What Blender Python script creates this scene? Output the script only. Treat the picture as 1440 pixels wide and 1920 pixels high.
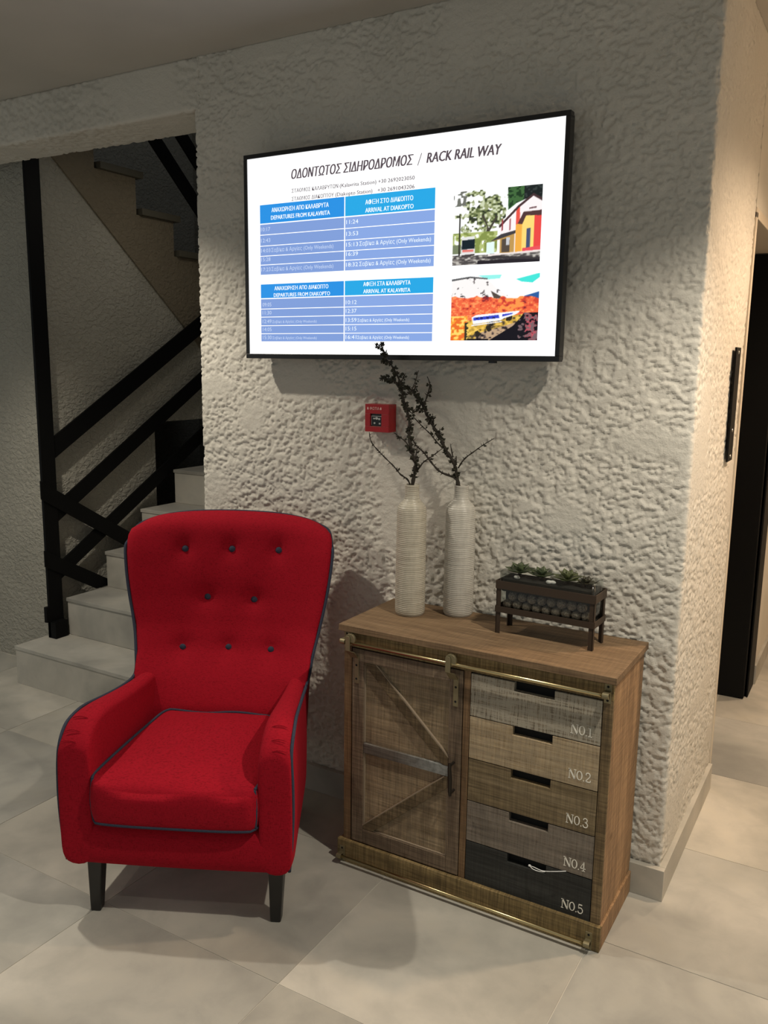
import bpy, bmesh, math, random
import numpy as np
from mathutils import Vector, Matrix

for _o in list(bpy.data.objects):
    bpy.data.objects.remove(_o, do_unlink=True)
scene = bpy.context.scene
COL = scene.collection
PI = math.pi

# ------------------------------------------------------------------ camera
CAM_Z = 1.5932
yaw, pitch, roll = math.radians(-30.35), math.radians(10.0), math.radians(0.77)
fwd = Vector((math.sin(yaw)*math.cos(pitch), math.cos(yaw)*math.cos(pitch), -math.sin(pitch)))
rgt = Vector((math.cos(yaw), -math.sin(yaw), 0))
upv = rgt.cross(fwd)
r2 = math.cos(roll)*rgt + math.sin(roll)*upv
u2 = -math.sin(roll)*rgt + math.cos(roll)*upv
cd = bpy.data.cameras.new('camera')
cam = bpy.data.objects.new('camera', cd)
COL.objects.link(cam)
M = Matrix((r2, u2, -fwd)).transposed().to_4x4()
M.translation = Vector((0, 0, CAM_Z))
cam.matrix_world = M
cd.sensor_fit = 'VERTICAL'
cd.sensor_height = 36.0
cd.lens = 1588.0/1920.0*36.0
cd.clip_start = 0.05
scene.camera = cam

# ------------------------------------------------------------------ world, lights, exposure
scene.view_settings.view_transform = 'Standard'
scene.view_settings.look = 'None'
scene.view_settings.exposure = 0.12
scene.view_settings.gamma = 1.0
scene.view_settings.use_curve_mapping = False
w = bpy.data.worlds.new('world')
scene.world = w
w.use_nodes = True
w.node_tree.nodes['Background'].inputs[0].default_value = (0.80, 0.86, 0.84, 1)
w.node_tree.nodes['Background'].inputs[1].default_value = 0.28

def spot(name, loc, energy, color, angle=115, blend=0.55, size=0.05, target=None):
    ld = bpy.data.lights.new(name, 'SPOT')
    ld.energy = energy
    ld.color = color
    ld.spot_size = math.radians(angle)
    ld.spot_blend = blend
    ld.shadow_soft_size = size
    o = bpy.data.objects.new(name, ld)
    o.location = loc
    if target is not None:
        o.rotation_euler = (Vector(target)-Vector(loc)).to_track_quat('-Z', 'Y').to_euler()
    COL.objects.link(o)
    return o

def area(name, loc, energy, color, sx, sy, target):
    ld = bpy.data.lights.new(name, 'AREA')
    ld.shape = 'RECTANGLE'
    ld.size = sx
    ld.size_y = sy
    ld.energy = energy
    ld.color = color
    o = bpy.data.objects.new(name, ld)
    o.location = loc
    o.rotation_euler = (Vector(target)-Vector(loc)).to_track_quat('-Z', 'Y').to_euler()
    COL.objects.link(o)
    return o

WARM = (1.0, 0.92, 0.78)
spot('ceiling_spot', (0.16, 1.63, 2.64), 120, WARM, 118, 0.5, 0.03)
spot('ceiling_spot', (-2.65, 1.63, 2.64), 92, WARM, 118, 0.5, 0.03)
spot('ceiling_spot', (-0.95, 0.25, 2.64), 20, WARM, 84, 0.6)
spot('ceiling_spot', (-2.70, 0.15, 2.64), 22, WARM, 84, 0.6)
spot('corridor_spot', (0.40, 3.05, 2.60), 92, (1.0, 0.74, 0.51), 140, 0.6)
spot('corridor_spot', (0.25, 4.9, 2.60), 75, (1.0, 0.74, 0.51), 140, 0.6)
area('stairwell_fill_upper', (-3.0, 4.2, 4.5), 3.5, (0.85, 0.92, 1.0), 1.2, 1.0, (-3.2, 4.0, 2.0))  # added fill from above to brighten the stairwell
area('stairwell_fill_lower', (-2.9, 3.3, 2.6), 1.6, (1.0, 0.93, 0.80), 0.6, 0.3, (-3.1, 3.2, 0))  # weak soft fill added over the lower steps

# ------------------------------------------------------------------ helpers
def link(name, me, mat=None, parent=None, smooth=False):
    o = bpy.data.objects.new(name, me)
    COL.objects.link(o)
    if mat is not None and len(me.materials) == 0:
        me.materials.append(mat)
    if parent is not None:
        o.parent = parent
    if smooth:
        me.polygons.foreach_set('use_smooth', [True]*len(me.polygons))
    return o

def tag(o, label=None, cat=None, group=None, kind=None):
    if label: o['label'] = label
    if cat: o['category'] = cat
    if group: o['group'] = group
    if kind: o['kind'] = kind
    return o

def empty(name, loc=(0, 0, 0), rz=0.0):
    o = bpy.data.objects.new(name, None)
    o.empty_display_size = 0.05
    o.location = loc
    o.rotation_euler = (0, 0, rz)
    COL.objects.link(o)
    return o

class MB:
    """collects vertices and faces of one mesh"""
    def __init__(self):
        self.v = []
        self.f = []
    def add(self, vs, fs):
        n = len(self.v)
        self.v += [tuple(p) for p in vs]
        self.f += [tuple(i+n for i in f) for f in fs]
        return self
    def box(self, x0, x1, y0, y1, z0, z1):
        vs = [(x, y, z) for z in (z0, z1) for y in (y0, y1) for x in (x0, x1)]
        fs = [(0, 2, 3, 1), (4, 5, 7, 6), (0, 1, 5, 4), (1, 3, 7, 5), (3, 2, 6, 7), (2, 0, 4, 6)]
        return self.add(vs, fs)
    def prism(self, pts, axis, a, b):
        """polygon pts (2D) extruded from a to b on axis; order of 2D coords keeps the other axes' order"""
        n = len(pts)
        def mk(p, c):
            q = list(p)
            q.insert(axis, c)
            return tuple(q)
        vs = [mk(p, a) for p in pts] + [mk(p, b) for p in pts]
        fs = [tuple(range(n))[::-1], tuple(range(n, 2*n))]
        for i in range(n):
            j = (i+1) % n
            fs.append((i, j, n+j, n+i))
        return self.add(vs, fs)
    def tube(self, pts, rad, seg=8, closed=False, cap=True):
        P = [Vector(p) for p in pts]
        n = len(P)
        R = rad if hasattr(rad, '__len__') else [rad]*n
        vs = []
        up = None
        for i in range(n):
            if closed:
                t = P[(i+1) % n]-P[i-1]
            else:
                t = P[min(i+1, n-1)]-P[max(i-1, 0)]
            if t.length < 1e-9:
                t = Vector((0, 0, 1))
            t.normalize()
            if up is None:
                up = Vector((0, 0, 1)) if abs(t.z) < 0.9 else Vector((0, 1, 0))
            a = up-t*up.dot(t)
            if a.length < 1e-6:
                a = Vector((1, 0, 0))-t*t.x
            a.normalize()
            up = a
            b = t.cross(a)
            for k in range(seg):
                an = 2*PI*k/seg
                vs.append(P[i]+R[i]*(math.cos(an)*a+math.sin(an)*b))
        fs = []
        m = n if closed else n-1
        for i in range(m):
            for k in range(seg):
                k2 = (k+1) % seg
                i2 = (i+1) % n
                fs.append((i*seg+k, i*seg+k2, i2*seg+k2, i2*seg+k))
        if cap and not closed:
            fs.append(tuple(range(seg))[::-1])
            fs.append(tuple(range((n-1)*seg, n*seg)))
        return self.add(vs, fs)
    def lathe(self, prof, cx, cy, seg=32):
        vs = []
        fs = []
        for (r, z) in prof:
            for k in range(seg):
                an = 2*PI*k/seg
                vs.append((cx+r*math.cos(an), cy+r*math.sin(an), z))
        for i in range(len(prof)-1):
            for k in range(seg):
                k2 = (k+1) % seg
                fs.append((i*seg+k, i*seg+k2, (i+1)*seg+k2, (i+1)*seg+k))
        fs.append(tuple(range(seg))[::-1])
        fs.append(tuple(range((len(prof)-1)*seg, len(prof)*seg)))
        return self.add(vs, fs)
    def sphere(self, c, r, seg=12, rings=8, sq=(1, 1, 1)):
        vs = [(c[0], c[1], c[2]-r*sq[2])]
        for i in range(1, rings):
            th = PI*i/rings
            for k in range(seg):
                an = 2*PI*k/seg
                vs.append((c[0]+r*sq[0]*math.sin(th)*math.cos(an), c[1]+r*sq[1]*math.sin(th)*math.sin(an), c[2]-r*sq[2]*math.cos(th)))
        vs.append((c[0], c[1], c[2]+r*sq[2]))
        fs = []
        for k in range(seg):
            fs.append((0, 1+(k+1) % seg, 1+k))
        for i in range(rings-2):
            for k in range(seg):
                k2 = (k+1) % seg
                a = 1+i*seg
                fs.append((a+k, a+k2, a+seg+k2, a+seg+k))
        a = 1+(rings-2)*seg
        for k in range(seg):
            fs.append((a+k, a+(k+1) % seg, len(vs)-1))
        return self.add(vs, fs)
    def grid(self, rows, closed_u=False, closed_v=False):
        """rows: list of lists of points"""
        nr = len(rows)
        nc = len(rows[0])
        vs = [p for r in rows for p in r]
        fs = []
        for i in range(nr if closed_v else nr-1):
            for k in range(nc if closed_u else nc-1):
                k2 = (k+1) % nc
                i2 = (i+1) % nr
                fs.append((i*nc+k, i*nc+k2, i2*nc+k2, i2*nc+k))
        return self.add(vs, fs)
    def build(self, name, mat, parent=None, smooth=False, bevel=0.0, seg=2, angle=40):
        me = bpy.data.meshes.new(name)
        me.from_pydata(self.v, [], self.f)
        me.update()
        bm = bmesh.new()
        bm.from_mesh(me)
        bmesh.ops.recalc_face_normals(bm, faces=bm.faces)
        bm.to_mesh(me)
        bm.free()
        o = link(name, me, mat, parent, smooth)
        if bevel > 0:
            md = o.modifiers.new('bevel', 'BEVEL')
            md.width = bevel
            md.segments = seg
            md.limit_method = 'ANGLE'
            md.angle_limit = math.radians(angle)
        return o

def interp(x, xs, ys):
    return float(np.interp(x, xs, ys))

def spline(pts, n):
    """catmull-rom through pts"""
    P = [Vector(p) for p in pts]
    out = []
    for i in range(len(P)-1):
        p0 = P[max(i-1, 0)]; p1 = P[i]; p2 = P[i+1]; p3 = P[min(i+2, len(P)-1)]
        for k in range(n):
            t = k/n
            out.append(0.5*((2*p1)+(-p0+p2)*t+(2*p0-5*p1+4*p2-p3)*t*t+(-p0+3*p1-3*p2+p3)*t*t*t))
    out.append(P[-1])
    return out

# numpy value noise
_rng = np.random.RandomState(7)
_LAT = _rng.rand(64, 64, 64).astype(np.float32)
def vnoise(P):
    P = np.asarray(P, dtype=np.float64)
    I = np.floor(P).astype(int)
    F = P-I
    F = F*F*(3-2*F)
    out = 0
    for dx in (0, 1):
        for dy in (0, 1):
            for dz in (0, 1):
                wgt = (F[:, 0] if dx else 1-F[:, 0])*(F[:, 1] if dy else 1-F[:, 1])*(F[:, 2] if dz else 1-F[:, 2])
                out = out + wgt*_LAT[(I[:, 0]+dx) % 64, (I[:, 1]+dy) % 64, (I[:, 2]+dz) % 64]
    return out*2-1
def sstep(a, b, x):
    t = np.clip((x-a)/(b-a), 0, 1)
    return t*t*(3-2*t)
def stucco(P):
    """height in metres of hand thrown plaster"""
    P = np.asarray(P, dtype=np.float64)
    W = np.stack([vnoise(P*9+3), vnoise(P*9+17), vnoise(P*9+31)], 1)*0.012
    Q = P+W
    n1 = vnoise(Q*np.array([58, 58, 80]))
    n2 = vnoise(Q*np.array([112, 112, 150])+5)
    n3 = vnoise(Q*np.array([190, 190, 230])+9)
    n = n1*0.55+n2*0.45+n3*0.18
    h = sstep(-0.22, 0.14, n)*0.0050+n3*0.0006
    flat = sstep(0.25, 0.60, vnoise(P*np.array([5, 5, 8])+40))
    return h*(1-0.8*flat)+flat*0.004+vnoise(P*2.5)*0.003-0.004

# ------------------------------------------------------------------ materials
def nt(name):
    m = bpy.data.materials.new(name)
    m.use_nodes = True
    t = m.node_tree
    b = t.nodes['Principled BSDF']
    return m, t, b
def N(t, typ, **kw):
    n = t.nodes.new(typ)
    for k, v in kw.items():
        setattr(n, k, v)
    return n
def setin(n, **kw):
    for k, v in kw.items():
        n.inputs[k.replace('_', ' ')].default_value = v
def coords(t, scale=(1, 1, 1), rand=False, gen='Object'):
    tc = N(t, 'ShaderNodeTexCoord')
    mp = N(t, 'ShaderNodeMapping')
    mp.inputs['Scale'].default_value = scale
    t.links.new(tc.outputs[gen], mp.inputs['Vector'])
    if rand:
        oi = N(t, 'ShaderNodeObjectInfo')
        ml = N(t, 'ShaderNodeVectorMath', operation='SCALE')
        cv = N(t, 'ShaderNodeCombineXYZ')
        for i in range(3):
            t.links.new(oi.outputs['Random'], cv.inputs[i])
        t.links.new(cv.outputs[0], ml.inputs[0])
        ml.inputs['Scale'].default_value = 37.0
        t.links.new(ml.outputs[0], mp.inputs['Location'])
    return mp.outputs[0]
def noise(t, vec, scale, detail=4, rough=0.55, dist=0.0):
    n = N(t, 'ShaderNodeTexNoise')
    setin(n, Scale=scale, Detail=detail, Roughness=rough, Distortion=dist)
    t.links.new(vec, n.inputs['Vector'])
    return n.outputs['Fac']
def ramp(t, fac, stops):
    r = N(t, 'ShaderNodeValToRGB')
    el = r.color_ramp.elements
    while len(el) > 1:
        el.remove(el[-1])
    el[0].position = stops[0][0]
    el[0].color = tuple(stops[0][1])+(1,)
    for p, c in stops[1:]:
        e = el.new(p)
        e.color = tuple(c)+(1,)
    t.links.new(fac, r.inputs[0])
    return r.outputs[0]
def mix(t, fac, a, b, mode='MIX'):
    m = N(t, 'ShaderNodeMix', data_type='RGBA', blend_type=mode)
    for s, v in ((m.inputs[0], fac), (m.inputs[6], a), (m.inputs[7], b)):
        if hasattr(v, 'links') or isinstance(v, bpy.types.NodeSocket):
            t.links.new(v, s)
        else:
            s.default_value = v if not isinstance(v, tuple) else tuple(v)+(1,)
    return m.outputs[2]
def bump(t, b, h, dist=0.002, strength=1.0):
    n = N(t, 'ShaderNodeBump')
    n.inputs['Distance'].default_value = dist
    n.inputs['Strength'].default_value = strength
    t.links.new(h, n.inputs['Height'])
    t.links.new(n.outputs[0], b.inputs['Normal'])
def s2l(r, g, b):
    f = lambda c: (c/255/12.92) if c/255 <= 0.04045 else ((c/255+0.055)/1.055)**2.4
    return (f(r), f(g), f(b))

def plain(name, col, rough=0.5, metal=0.0, spec=0.5):
    m, t, b = nt(name)
    b.inputs['Base Color'].default_value = tuple(col)+(1,)
    b.inputs['Roughness'].default_value = rough
    b.inputs['Metallic'].default_value = metal
    b.inputs['Specular IOR Level'].default_value = spec
    v = coords(t)
    n = noise(t, v, 60, 3)
    rr = N(t, 'ShaderNodeMapRange')
    setin(rr, To_Min=max(0, rough-0.06), To_Max=min(1, rough+0.06))
    t.links.new(n, rr.inputs['Value'])
    t.links.new(rr.outputs[0], b.inputs['Roughness'])
    return m

def mat_plaster(name, c1, c2, fine=0.0012, sc=1.0):
    m, t, b = nt(name)
    v = coords(t)
    n = noise(t, v, 3.5*sc, 4)
    c = ramp(t, n, [(0.3, c1), (0.7, c2)])
    t.links.new(c, b.inputs['Base Color'])
    b.inputs['Roughness'].default_value = 0.85
    b.inputs['Specular IOR Level'].default_value = 0.25
    h = noise(t, v, 150, 6, 0.65, 0.4)
    bump(t, b, h, fine, 1.0)
    return m

def mat_stucco_bump(name, c1, c2, dist=0.006):
    """thrown plaster whose relief is only a bump: surfaces further away"""
    m, t, b = nt(name)
    v = coords(t, (1, 1, 1.4))
    n = noise(t, v, 3.0, 3)
    c = ramp(t, n, [(0.3, c1), (0.7, c2)])
    t.links.new(c, b.inputs['Base Color'])
    b.inputs['Roughness'].default_value = 0.9
    h = noise(t, v, 38, 4, 0.55, 0.6)
    r = ramp(t, h, [(0.38, (0, 0, 0)), (0.62, (1, 1, 1))])
    bump(t, b, r, dist, 0.9)
    return m

def mat_tile():
    m, t, b = nt('cement_tile')
    v = coords(t, (1, 1, 1), rand=True)
    n1 = noise(t, v, 1.5, 4, 0.5, 0.6)
    n2 = noise(t, v, 6.5, 6, 0.62, 0.3)
    c = ramp(t, n1, [(0.34, (0.32, 0.305, 0.272)), (0.50, (0.43, 0.410, 0.362)), (0.62, (0.54, 0.510, 0.450))])
    c2 = ramp(t, n2, [(0.25, (0.80, 0.81, 0.82)), (0.55, (1, 1, 1)), (0.8, (1.08, 1.06, 1.02))])
    c = mix(t, 1.0, c, c2, 'MULTIPLY')
    oi = N(t, 'ShaderNodeObjectInfo')
    r = ramp(t, oi.outputs['Random'], [(0, (0.90, 0.91, 0.92)), (1, (1.08, 1.06, 1.03))])
    c = mix(t, 1.0, c, r, 'MULTIPLY')
    t.links.new(c, b.inputs['Base Color'])
    rr = N(t, 'ShaderNodeMapRange')
    setin(rr, To_Min=0.42, To_Max=0.62)
    t.links.new(n2, rr.inputs['Value'])
    t.links.new(rr.outputs[0], b.inputs['Roughness'])
    b.inputs['Specular IOR Level'].default_value = 0.4
    bump(t, b, n2, 0.0004, 0.5)
    return m

def mat_wood(name, dark, mid, light, axis='X', saw=0.5, wear=0.0, wearcol=(0.62, 0.58, 0.50), rough=0.62, off=0.0):
    m, t, b = nt(name)
    sc = {'X': (1.2, 14, 14), 'Y': (14, 1.2, 14), 'Z': (14, 14, 1.2)}[axis]
    v = coords(t, sc)
    mpn = [n for n in t.nodes if n.type == 'MAPPING'][-1]
    mpn.inputs['Location'].default_value = (off, off*1.7, off*0.6)
    n1 = noise(t, v, 1.6, 6, 0.62, 1.1)
    c = ramp(t, n1, [(0.28, dark), (0.5, mid), (0.72, light)])
    # fine fibres
    sf = {'X': (3, 90, 90), 'Y': (90, 3, 90), 'Z': (90, 90, 3)}[axis]
    vf = coords(t, sf)
    nf = noise(t, vf, 2.5, 3, 0.6)
    cf = ramp(t, nf, [(0.3, (0.62, 0.60, 0.58)), (0.7, (1.28, 1.26, 1.22))])
    c = mix(t, 1.0, c, cf, 'MULTIPLY')
    # saw marks across the grain
    ss = {'X': (220, 9, 9), 'Y': (9, 220, 9), 'Z': (9, 9, 220)}[axis]
    vs = coords(t, ss)
    ns = noise(t, vs, 1.0, 3, 0.6, 0.2)
    cs = ramp(t, ns, [(0.36, (0.55, 0.53, 0.50)), (0.64, (1.42, 1.40, 1.34))])
    c = mix(t, saw, c, cs, 'MULTIPLY')
    # knots
    vk = coords(t, (3.2, 3.2, 3.2))
    vo = N(t, 'ShaderNodeTexVoronoi')
    setin(vo, Scale=1.5)
    t.links.new(vk, vo.inputs['Vector'])
    kn = ramp(t, vo.outputs['Distance'], [(0.0, (0.35, 0.28, 0.22)), (0.045, (0.65, 0.58, 0.5)), (0.07, (1, 1, 1))])
    c = mix(t, 0.8, c, kn, 'MULTIPLY')
    if wear > 0:
        vw = coords(t, (150, 150, 26) if axis == 'Z' else (12, 150, 210))
        nw = noise(t, vw, 0.9, 5, 0.7, 0.3)
        vb = coords(t, (260, 6, 16))
        nb = noise(t, vb, 1.0, 3, 0.6)
        ad = N(t, 'ShaderNodeMath', operation='ADD')
        t.links.new(nw, ad.inputs[0])
        t.links.new(nb, ad.inputs[1])
        fw = ramp(t, ad.outputs[0], [(0.86, (0, 0, 0)), (1.30, (wear, wear, wear))])
        c = mix(t, fw, c, wearcol)
    t.links.new(c, b.inputs['Base Color'])
    b.inputs['Roughness'].default_value = rough
    b.inputs['Specular IOR Level'].default_value = 0.3
    hh = N(t, 'ShaderNodeMath', operation='ADD')
    t.links.new(nf, hh.inputs[0])
    t.links.new(ns, hh.inputs[1])
    bump(t, b, hh.outputs[0], 0.0006, 0.7)
    return m

def mat_fabric(name, col, col2, weave=900, dist=0.0005):
    m, t, b = nt(name)
    v1 = coords(t, (1, 1, 0.12))
    v2 = coords(t, (0.12, 0.12, 1))
    a = noise(t, v1, weave, 2, 0.5)
    c_ = noise(t, v2, weave, 2, 0.5)
    ad = N(t, 'ShaderNodeMath', operation='ADD')
    t.links.new(a, ad.inputs[0])
    t.links.new(c_, ad.inputs[1])
    c = ramp(t, ad.outputs[0], [(0.75, col), (1.25, col2)])
    rnode = t.nodes[-1]
    t.links.new(c, b.inputs['Base Color'])
    b.inputs['Roughness'].default_value = 0.9
    b.inputs['Specular IOR Level'].default_value = 0.15
    b.inputs['Sheen Weight'].default_value = 0.12
    b.inputs['Sheen Roughness'].default_value = 0.5
    b.inputs['Sheen Tint'].default_value = tuple(col2)+(1,)
    v3 = coords(t)
    w_ = noise(t, v3, 9, 3, 0.5)
    s = N(t, 'ShaderNodeMath', operation='MULTIPLY_ADD')
    s.inputs[1].default_value = 8.0
    t.links.new(w_, s.inputs[0])
    t.links.new(ad.outputs[0], s.inputs[2])
    bump(t, b, s.outputs[0], dist, 0.6)
    return m

def mat_emit(name, col, strength=1.0):
    m, t, b = nt(name)
    b.inputs['Base Color'].default_value = (0.01, 0.01, 0.01, 1)
    b.inputs['Roughness'].default_value = 0.35
    b.inputs['Emission Color'].default_value = tuple(col)+(1,)
    b.inputs['Emission Strength'].default_value = strength
    b.inputs['Specular IOR Level'].default_value = 0.1
    return m

def mat_picture(name):
    m, t, b = nt(name)
    b.inputs['Base Color'].default_value = (0.01, 0.01, 0.01, 1)
    b.inputs['Specular IOR Level'].default_value = 0.1
    a = N(t, 'ShaderNodeVertexColor', layer_name='Col')
    t.links.new(a.outputs['Color'], b.inputs['Emission Color'])
    b.inputs['Emission Strength'].default_value = 1.0
    return m

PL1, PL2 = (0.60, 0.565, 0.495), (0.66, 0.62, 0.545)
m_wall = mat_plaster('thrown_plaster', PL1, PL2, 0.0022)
m_ceil = mat_plaster('ceiling_paint', (0.46, 0.43, 0.38), (0.50, 0.465, 0.41), 0.0002)
m_wallb = mat_stucco_bump('thrown_plaster_shaded', (0.36, 0.34, 0.285), (0.41, 0.385, 0.325), 0.005)  # same plaster as the walls, colour darkened for the dim stairwell
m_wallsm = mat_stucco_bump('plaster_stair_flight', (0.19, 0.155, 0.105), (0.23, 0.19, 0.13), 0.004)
m_trimw = plain('smooth_plaster_reveal', (0.62, 0.54, 0.43), 0.7)
m_tile = mat_tile()
m_step = mat_tile()
m_step.name = 'step_tile'
m_grout = plain('grout', (0.55, 0.52, 0.46), 0.9)
m_black = plain('black_painted_steel', (0.004, 0.004, 0.004), 0.6, 0.0, 0.12)
m_blackdoor = plain('black_door_paint', (0.004, 0.004, 0.004), 0.6, 0.0, 0.15)
m_red = mat_fabric('red_upholstery', (0.19, 0.0018, 0.007), (0.33, 0.0045, 0.015))
m_pipe = mat_fabric('slate_piping_cloth', (0.022, 0.026, 0.042), (0.042, 0.048, 0.072), 1400, 0.0002)
m_leg = plain('black_lacquered_wood', (0.010, 0.009, 0.008), 0.35)
m_brass = plain('aged_brass', (0.56, 0.45, 0.24), 0.30, 1.0)
m_brassd = plain('dull_brass', (0.30, 0.26, 0.16), 0.6, 1.0)
m_iron = plain('dark_iron', (0.035, 0.028, 0.022), 0.5, 0.7)
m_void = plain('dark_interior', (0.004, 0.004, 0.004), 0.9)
m_white = plain('white_stencil_paint', (0.86, 0.82, 0.72), 0.7)
m_zip = plain('white_nylon', (0.80, 0.80, 0.78), 0.4)

# ------------------------------------------------------------------ setting
T0X, T0Y, TSX, TSY = -1.21, 1.555, 0.645, 0.6075
nx0, nx1, ny0, ny1 = -6, 3, -4, 7
MBF = MB()
MBF.box(T0X+nx0*TSX-0.3, T0X+nx1*TSX+0.02, T0Y+ny0*TSY, T0Y+ny1*TSY+0.3, -0.08, -0.0015)
floor = MBF.build('floor', m_grout)
tag(floor, 'floor of large cloudy grey beige cement tiles', kind='structure')
tm = MB()
g = 0.0012
tm.box(g, TSX-g, g, TSY-g, -0.010, 0.0)
first = None
for i in range(nx0, nx1):
    for j in range(ny0, ny1):
        if first is None:
            o = tm.build('tile', m_tile, floor)
            first = o
        else:
            o = first.copy()
            COL.objects.link(o)
            o.parent = floor
        rr = random.Random(i*31+j)
        o.location = (T0X+i*TSX, T0Y+j*TSY, -rr.random()*0.0003)

def dense_shell(name, loop, z0, z1, mat, step=0.0043, closed=True, rad=0.018, zmap=None, kind='structure'):
    """upright wall from a plan loop, with thrown plaster relief; corners are rounded"""
    # round the corners of the loop
    L = [Vector((p[0], p[1])) for p in loop]
    n = len(L)
    pts = []
    for i in range(n):
        a, b, c = L[i-1], L[i], L[(i+1) % n]
        d1 = (a-b).normalized()
        d2 = (c-b).normalized()
        if abs(d1.x*d2.y-d1.y*d2.x) < 0.1:
            pts.append(b)
            continue
        for k in range(5):
            tt = k/4
            p = b+d1*rad*(1-tt)**2+d2*rad*tt**2
            pts.append(p)
    # resample
    out = []
    nor = []
    m = len(pts)
    for i in range(m):
        a, b = pts[i], pts[(i+1) % m]
        ln = (b-a).length
        mid_ = (a+b)/2
        st_ = 0.06 if (mid_.y > 2.68 and mid_.x < -0.5) else step
        k = max(1, int(round(ln/st_)))
        # hidden sides stay coarse
        for q in range(k):
            out.append(a+(b-a)*(q/k))
    out = np.array([(p.x, p.y) for p in out])
    tng = np.roll(out, -1, 0)-np.roll(out, 1, 0)
    tng /= np.linalg.norm(tng, axis=1)[:, None]
    nrm = np.stack([tng[:, 1], -tng[:, 0]], 1)
    nz = int((z1-z0)/step)
    zs = np.linspace(z0, z1, nz+1)
    A = np.repeat(out[None], nz+1, 0)
    Z = np.repeat(zs[:, None], len(out), 1)
    P = np.concatenate([A, Z[..., None]], 2).reshape(-1, 3)
    NN = np.repeat(nrm[None], nz+1, 0).reshape(-1, 2)
    h = stucco(P)*(1-0.45*sstep(-0.46, -0.445, P[:, 0]))
    P[:, 0] += NN[:, 0]*h
    P[:, 1] += NN[:, 1]*h
    nc = len(out)
    idx = np.arange((nz+1)*nc).reshape(nz+1, nc)
    a = idx[:-1, :]
    b = np.roll(idx, -1, 1)[:-1, :]
    c = np.roll(idx, -1, 1)[1:, :]
    d = idx[1:, :]
    F = np.stack([a, b, c, d], 2).reshape(-1, 4)
    me = bpy.data.meshes.new(name)
    me.vertices.add(len(P))
    me.vertices.foreach_set('co', P.astype(np.float32).ravel())
    nf = len(F)
    caps = [list(idx[0][::-1]), list(idx[-1])]
    tot = nf*4+sum(len(c_) for c_ in caps)
    me.loops.add(tot)
    me.loops.foreach_set('vertex_index', np.concatenate([F.ravel()]+[np.array(c_) for c_ in caps]).astype(np.int32))
    me.polygons.add(nf+2)
    st = np.concatenate([np.arange(nf)*4, [nf*4, nf*4+len(caps[0])]]).astype(np.int32)
    me.polygons.foreach_set('loop_start', st)
    me.update(calc_edges=True)
    me.validate()
    me.polygons.foreach_set('use_smooth', [True]*nf+[False, False])
    o = link(name, me, mat)
    tag(o, kind=kind)
    return o

CEIL = 2.655
WX0, WX1 = -2.252, -0.447
wf = dense_shell('wall_front', [(WX0, 2.45), (WX1, 2.45), (WX1, 3.255), (-0.60, 3.255), (-0.60, 2.69), (WX0, 2.69)], 0.0, CEIL, m_wall)
wf['label'] = 'thick wall of thrown cream plaster behind the television and cabinet'
# header over the stair opening
def header():
    # cross-section in (y,z), extruded along x
    rad = 0.014
    sec = [(2.45, CEIL), (2.45, 2.478), (2.69, 2.478), (2.69, CEIL)]
    pts = []
    step = 0.007
    def seg(a, b):
        n = max(1, int(round((Vector(b)-Vector(a)).length/step)))
        for k in range(n):
            pts.append(tuple(Vector(a)+(Vector(b)-Vector(a))*k/n))
    def corner(c, d1, d2):
        c = Vector(c); d1 = Vector(d1); d2 = Vector(d2)
        for k in range(4):
            tt = k/4
            pts.append(tuple(c+d1*rad*(1-tt)**2+d2*rad*tt**2))
    seg(sec[0], (2.45, 2.478+rad)); corner(sec[1], (0, 1), (1, 0)); seg((2.45+rad, 2.478), (2.69-rad, 2.478)); corner(sec[2], (-1, 0), (0, 1)); seg((2.69, 2.478+rad), sec[3])
    pts.append(sec[3])
    S = np.array(pts)
    tng = np.gradient(S, axis=0)
    tng /= np.linalg.norm(tng, axis=1)[:, None]
    nrm = np.stack([-(-tng[:, 1]), -tng[:, 0]], 1)
    nrm = np.stack([tng[:, 1], -tng[:, 0]], 1)
    xs = np.arange(-5.2, WX0+0.03, 0.007)
    P = np.zeros((len(xs), len(S), 3))
    P[..., 0] = xs[:, None]
    P[..., 1] = S[None, :, 0]
    P[..., 2] = S[None, :, 1]
    P = P.reshape(-1, 3)
    NN = np.repeat(nrm[None], len(xs), 0).reshape(-1, 2)
    h = stucco(P)
    P[:, 1] += NN[:, 0]*h
    P[:, 2] += NN[:, 1]*h
    mb = MB()
    nc = len(S)
    idx = np.arange(len(P)).reshape(len(xs), nc)
    F = np.stack([idx[:-1, :-1], idx[:-1, 1:], idx[1:, 1:], idx[1:, :-1]], 2).reshape(-1, 4)
    me = bpy.data.meshes.new('wall_front_header')
    caps = [list(map(int, idx[0])), list(map(int, idx[-1][::-1]))]
    top = [(int(idx[k][0]), int(idx[k][-1]), int(idx[k+1][-1]), int(idx[k+1][0])) for k in range(len(xs)-1)]
    me.from_pydata(P.tolist(), [], F.tolist()+caps+top)
    me.update()
    bm = bmesh.new(); bm.from_mesh(me)
    bmesh.ops.recalc_face_normals(bm, faces=bm.faces)
    bm.to_mesh(me); bm.free()
    me.polygons.foreach_set('use_smooth', [True]*len(F)+[False]*(2+len(top)))
    o = link('trim_1', me, m_wall)
    tag(o, 'plastered lintel over the stair opening', kind='structure')
header()

def struct(name, mb, mat, label=None, bevel=0.0, smooth=False, parent=None):
    o = mb.build(name, mat, parent, smooth, bevel)
    if parent is None:
        tag(o, label, kind='structure')
    elif label:
        o['label'] = label
    return o

struct('ceiling', MB().box(-5.2, 0.75, -0.9, 2.46, CEIL, CEIL+0.08).box(-0.62, 0.75, 2.46, 5.8, CEIL, CEIL+0.08), m_ceil, 'smooth painted ceiling')
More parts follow.
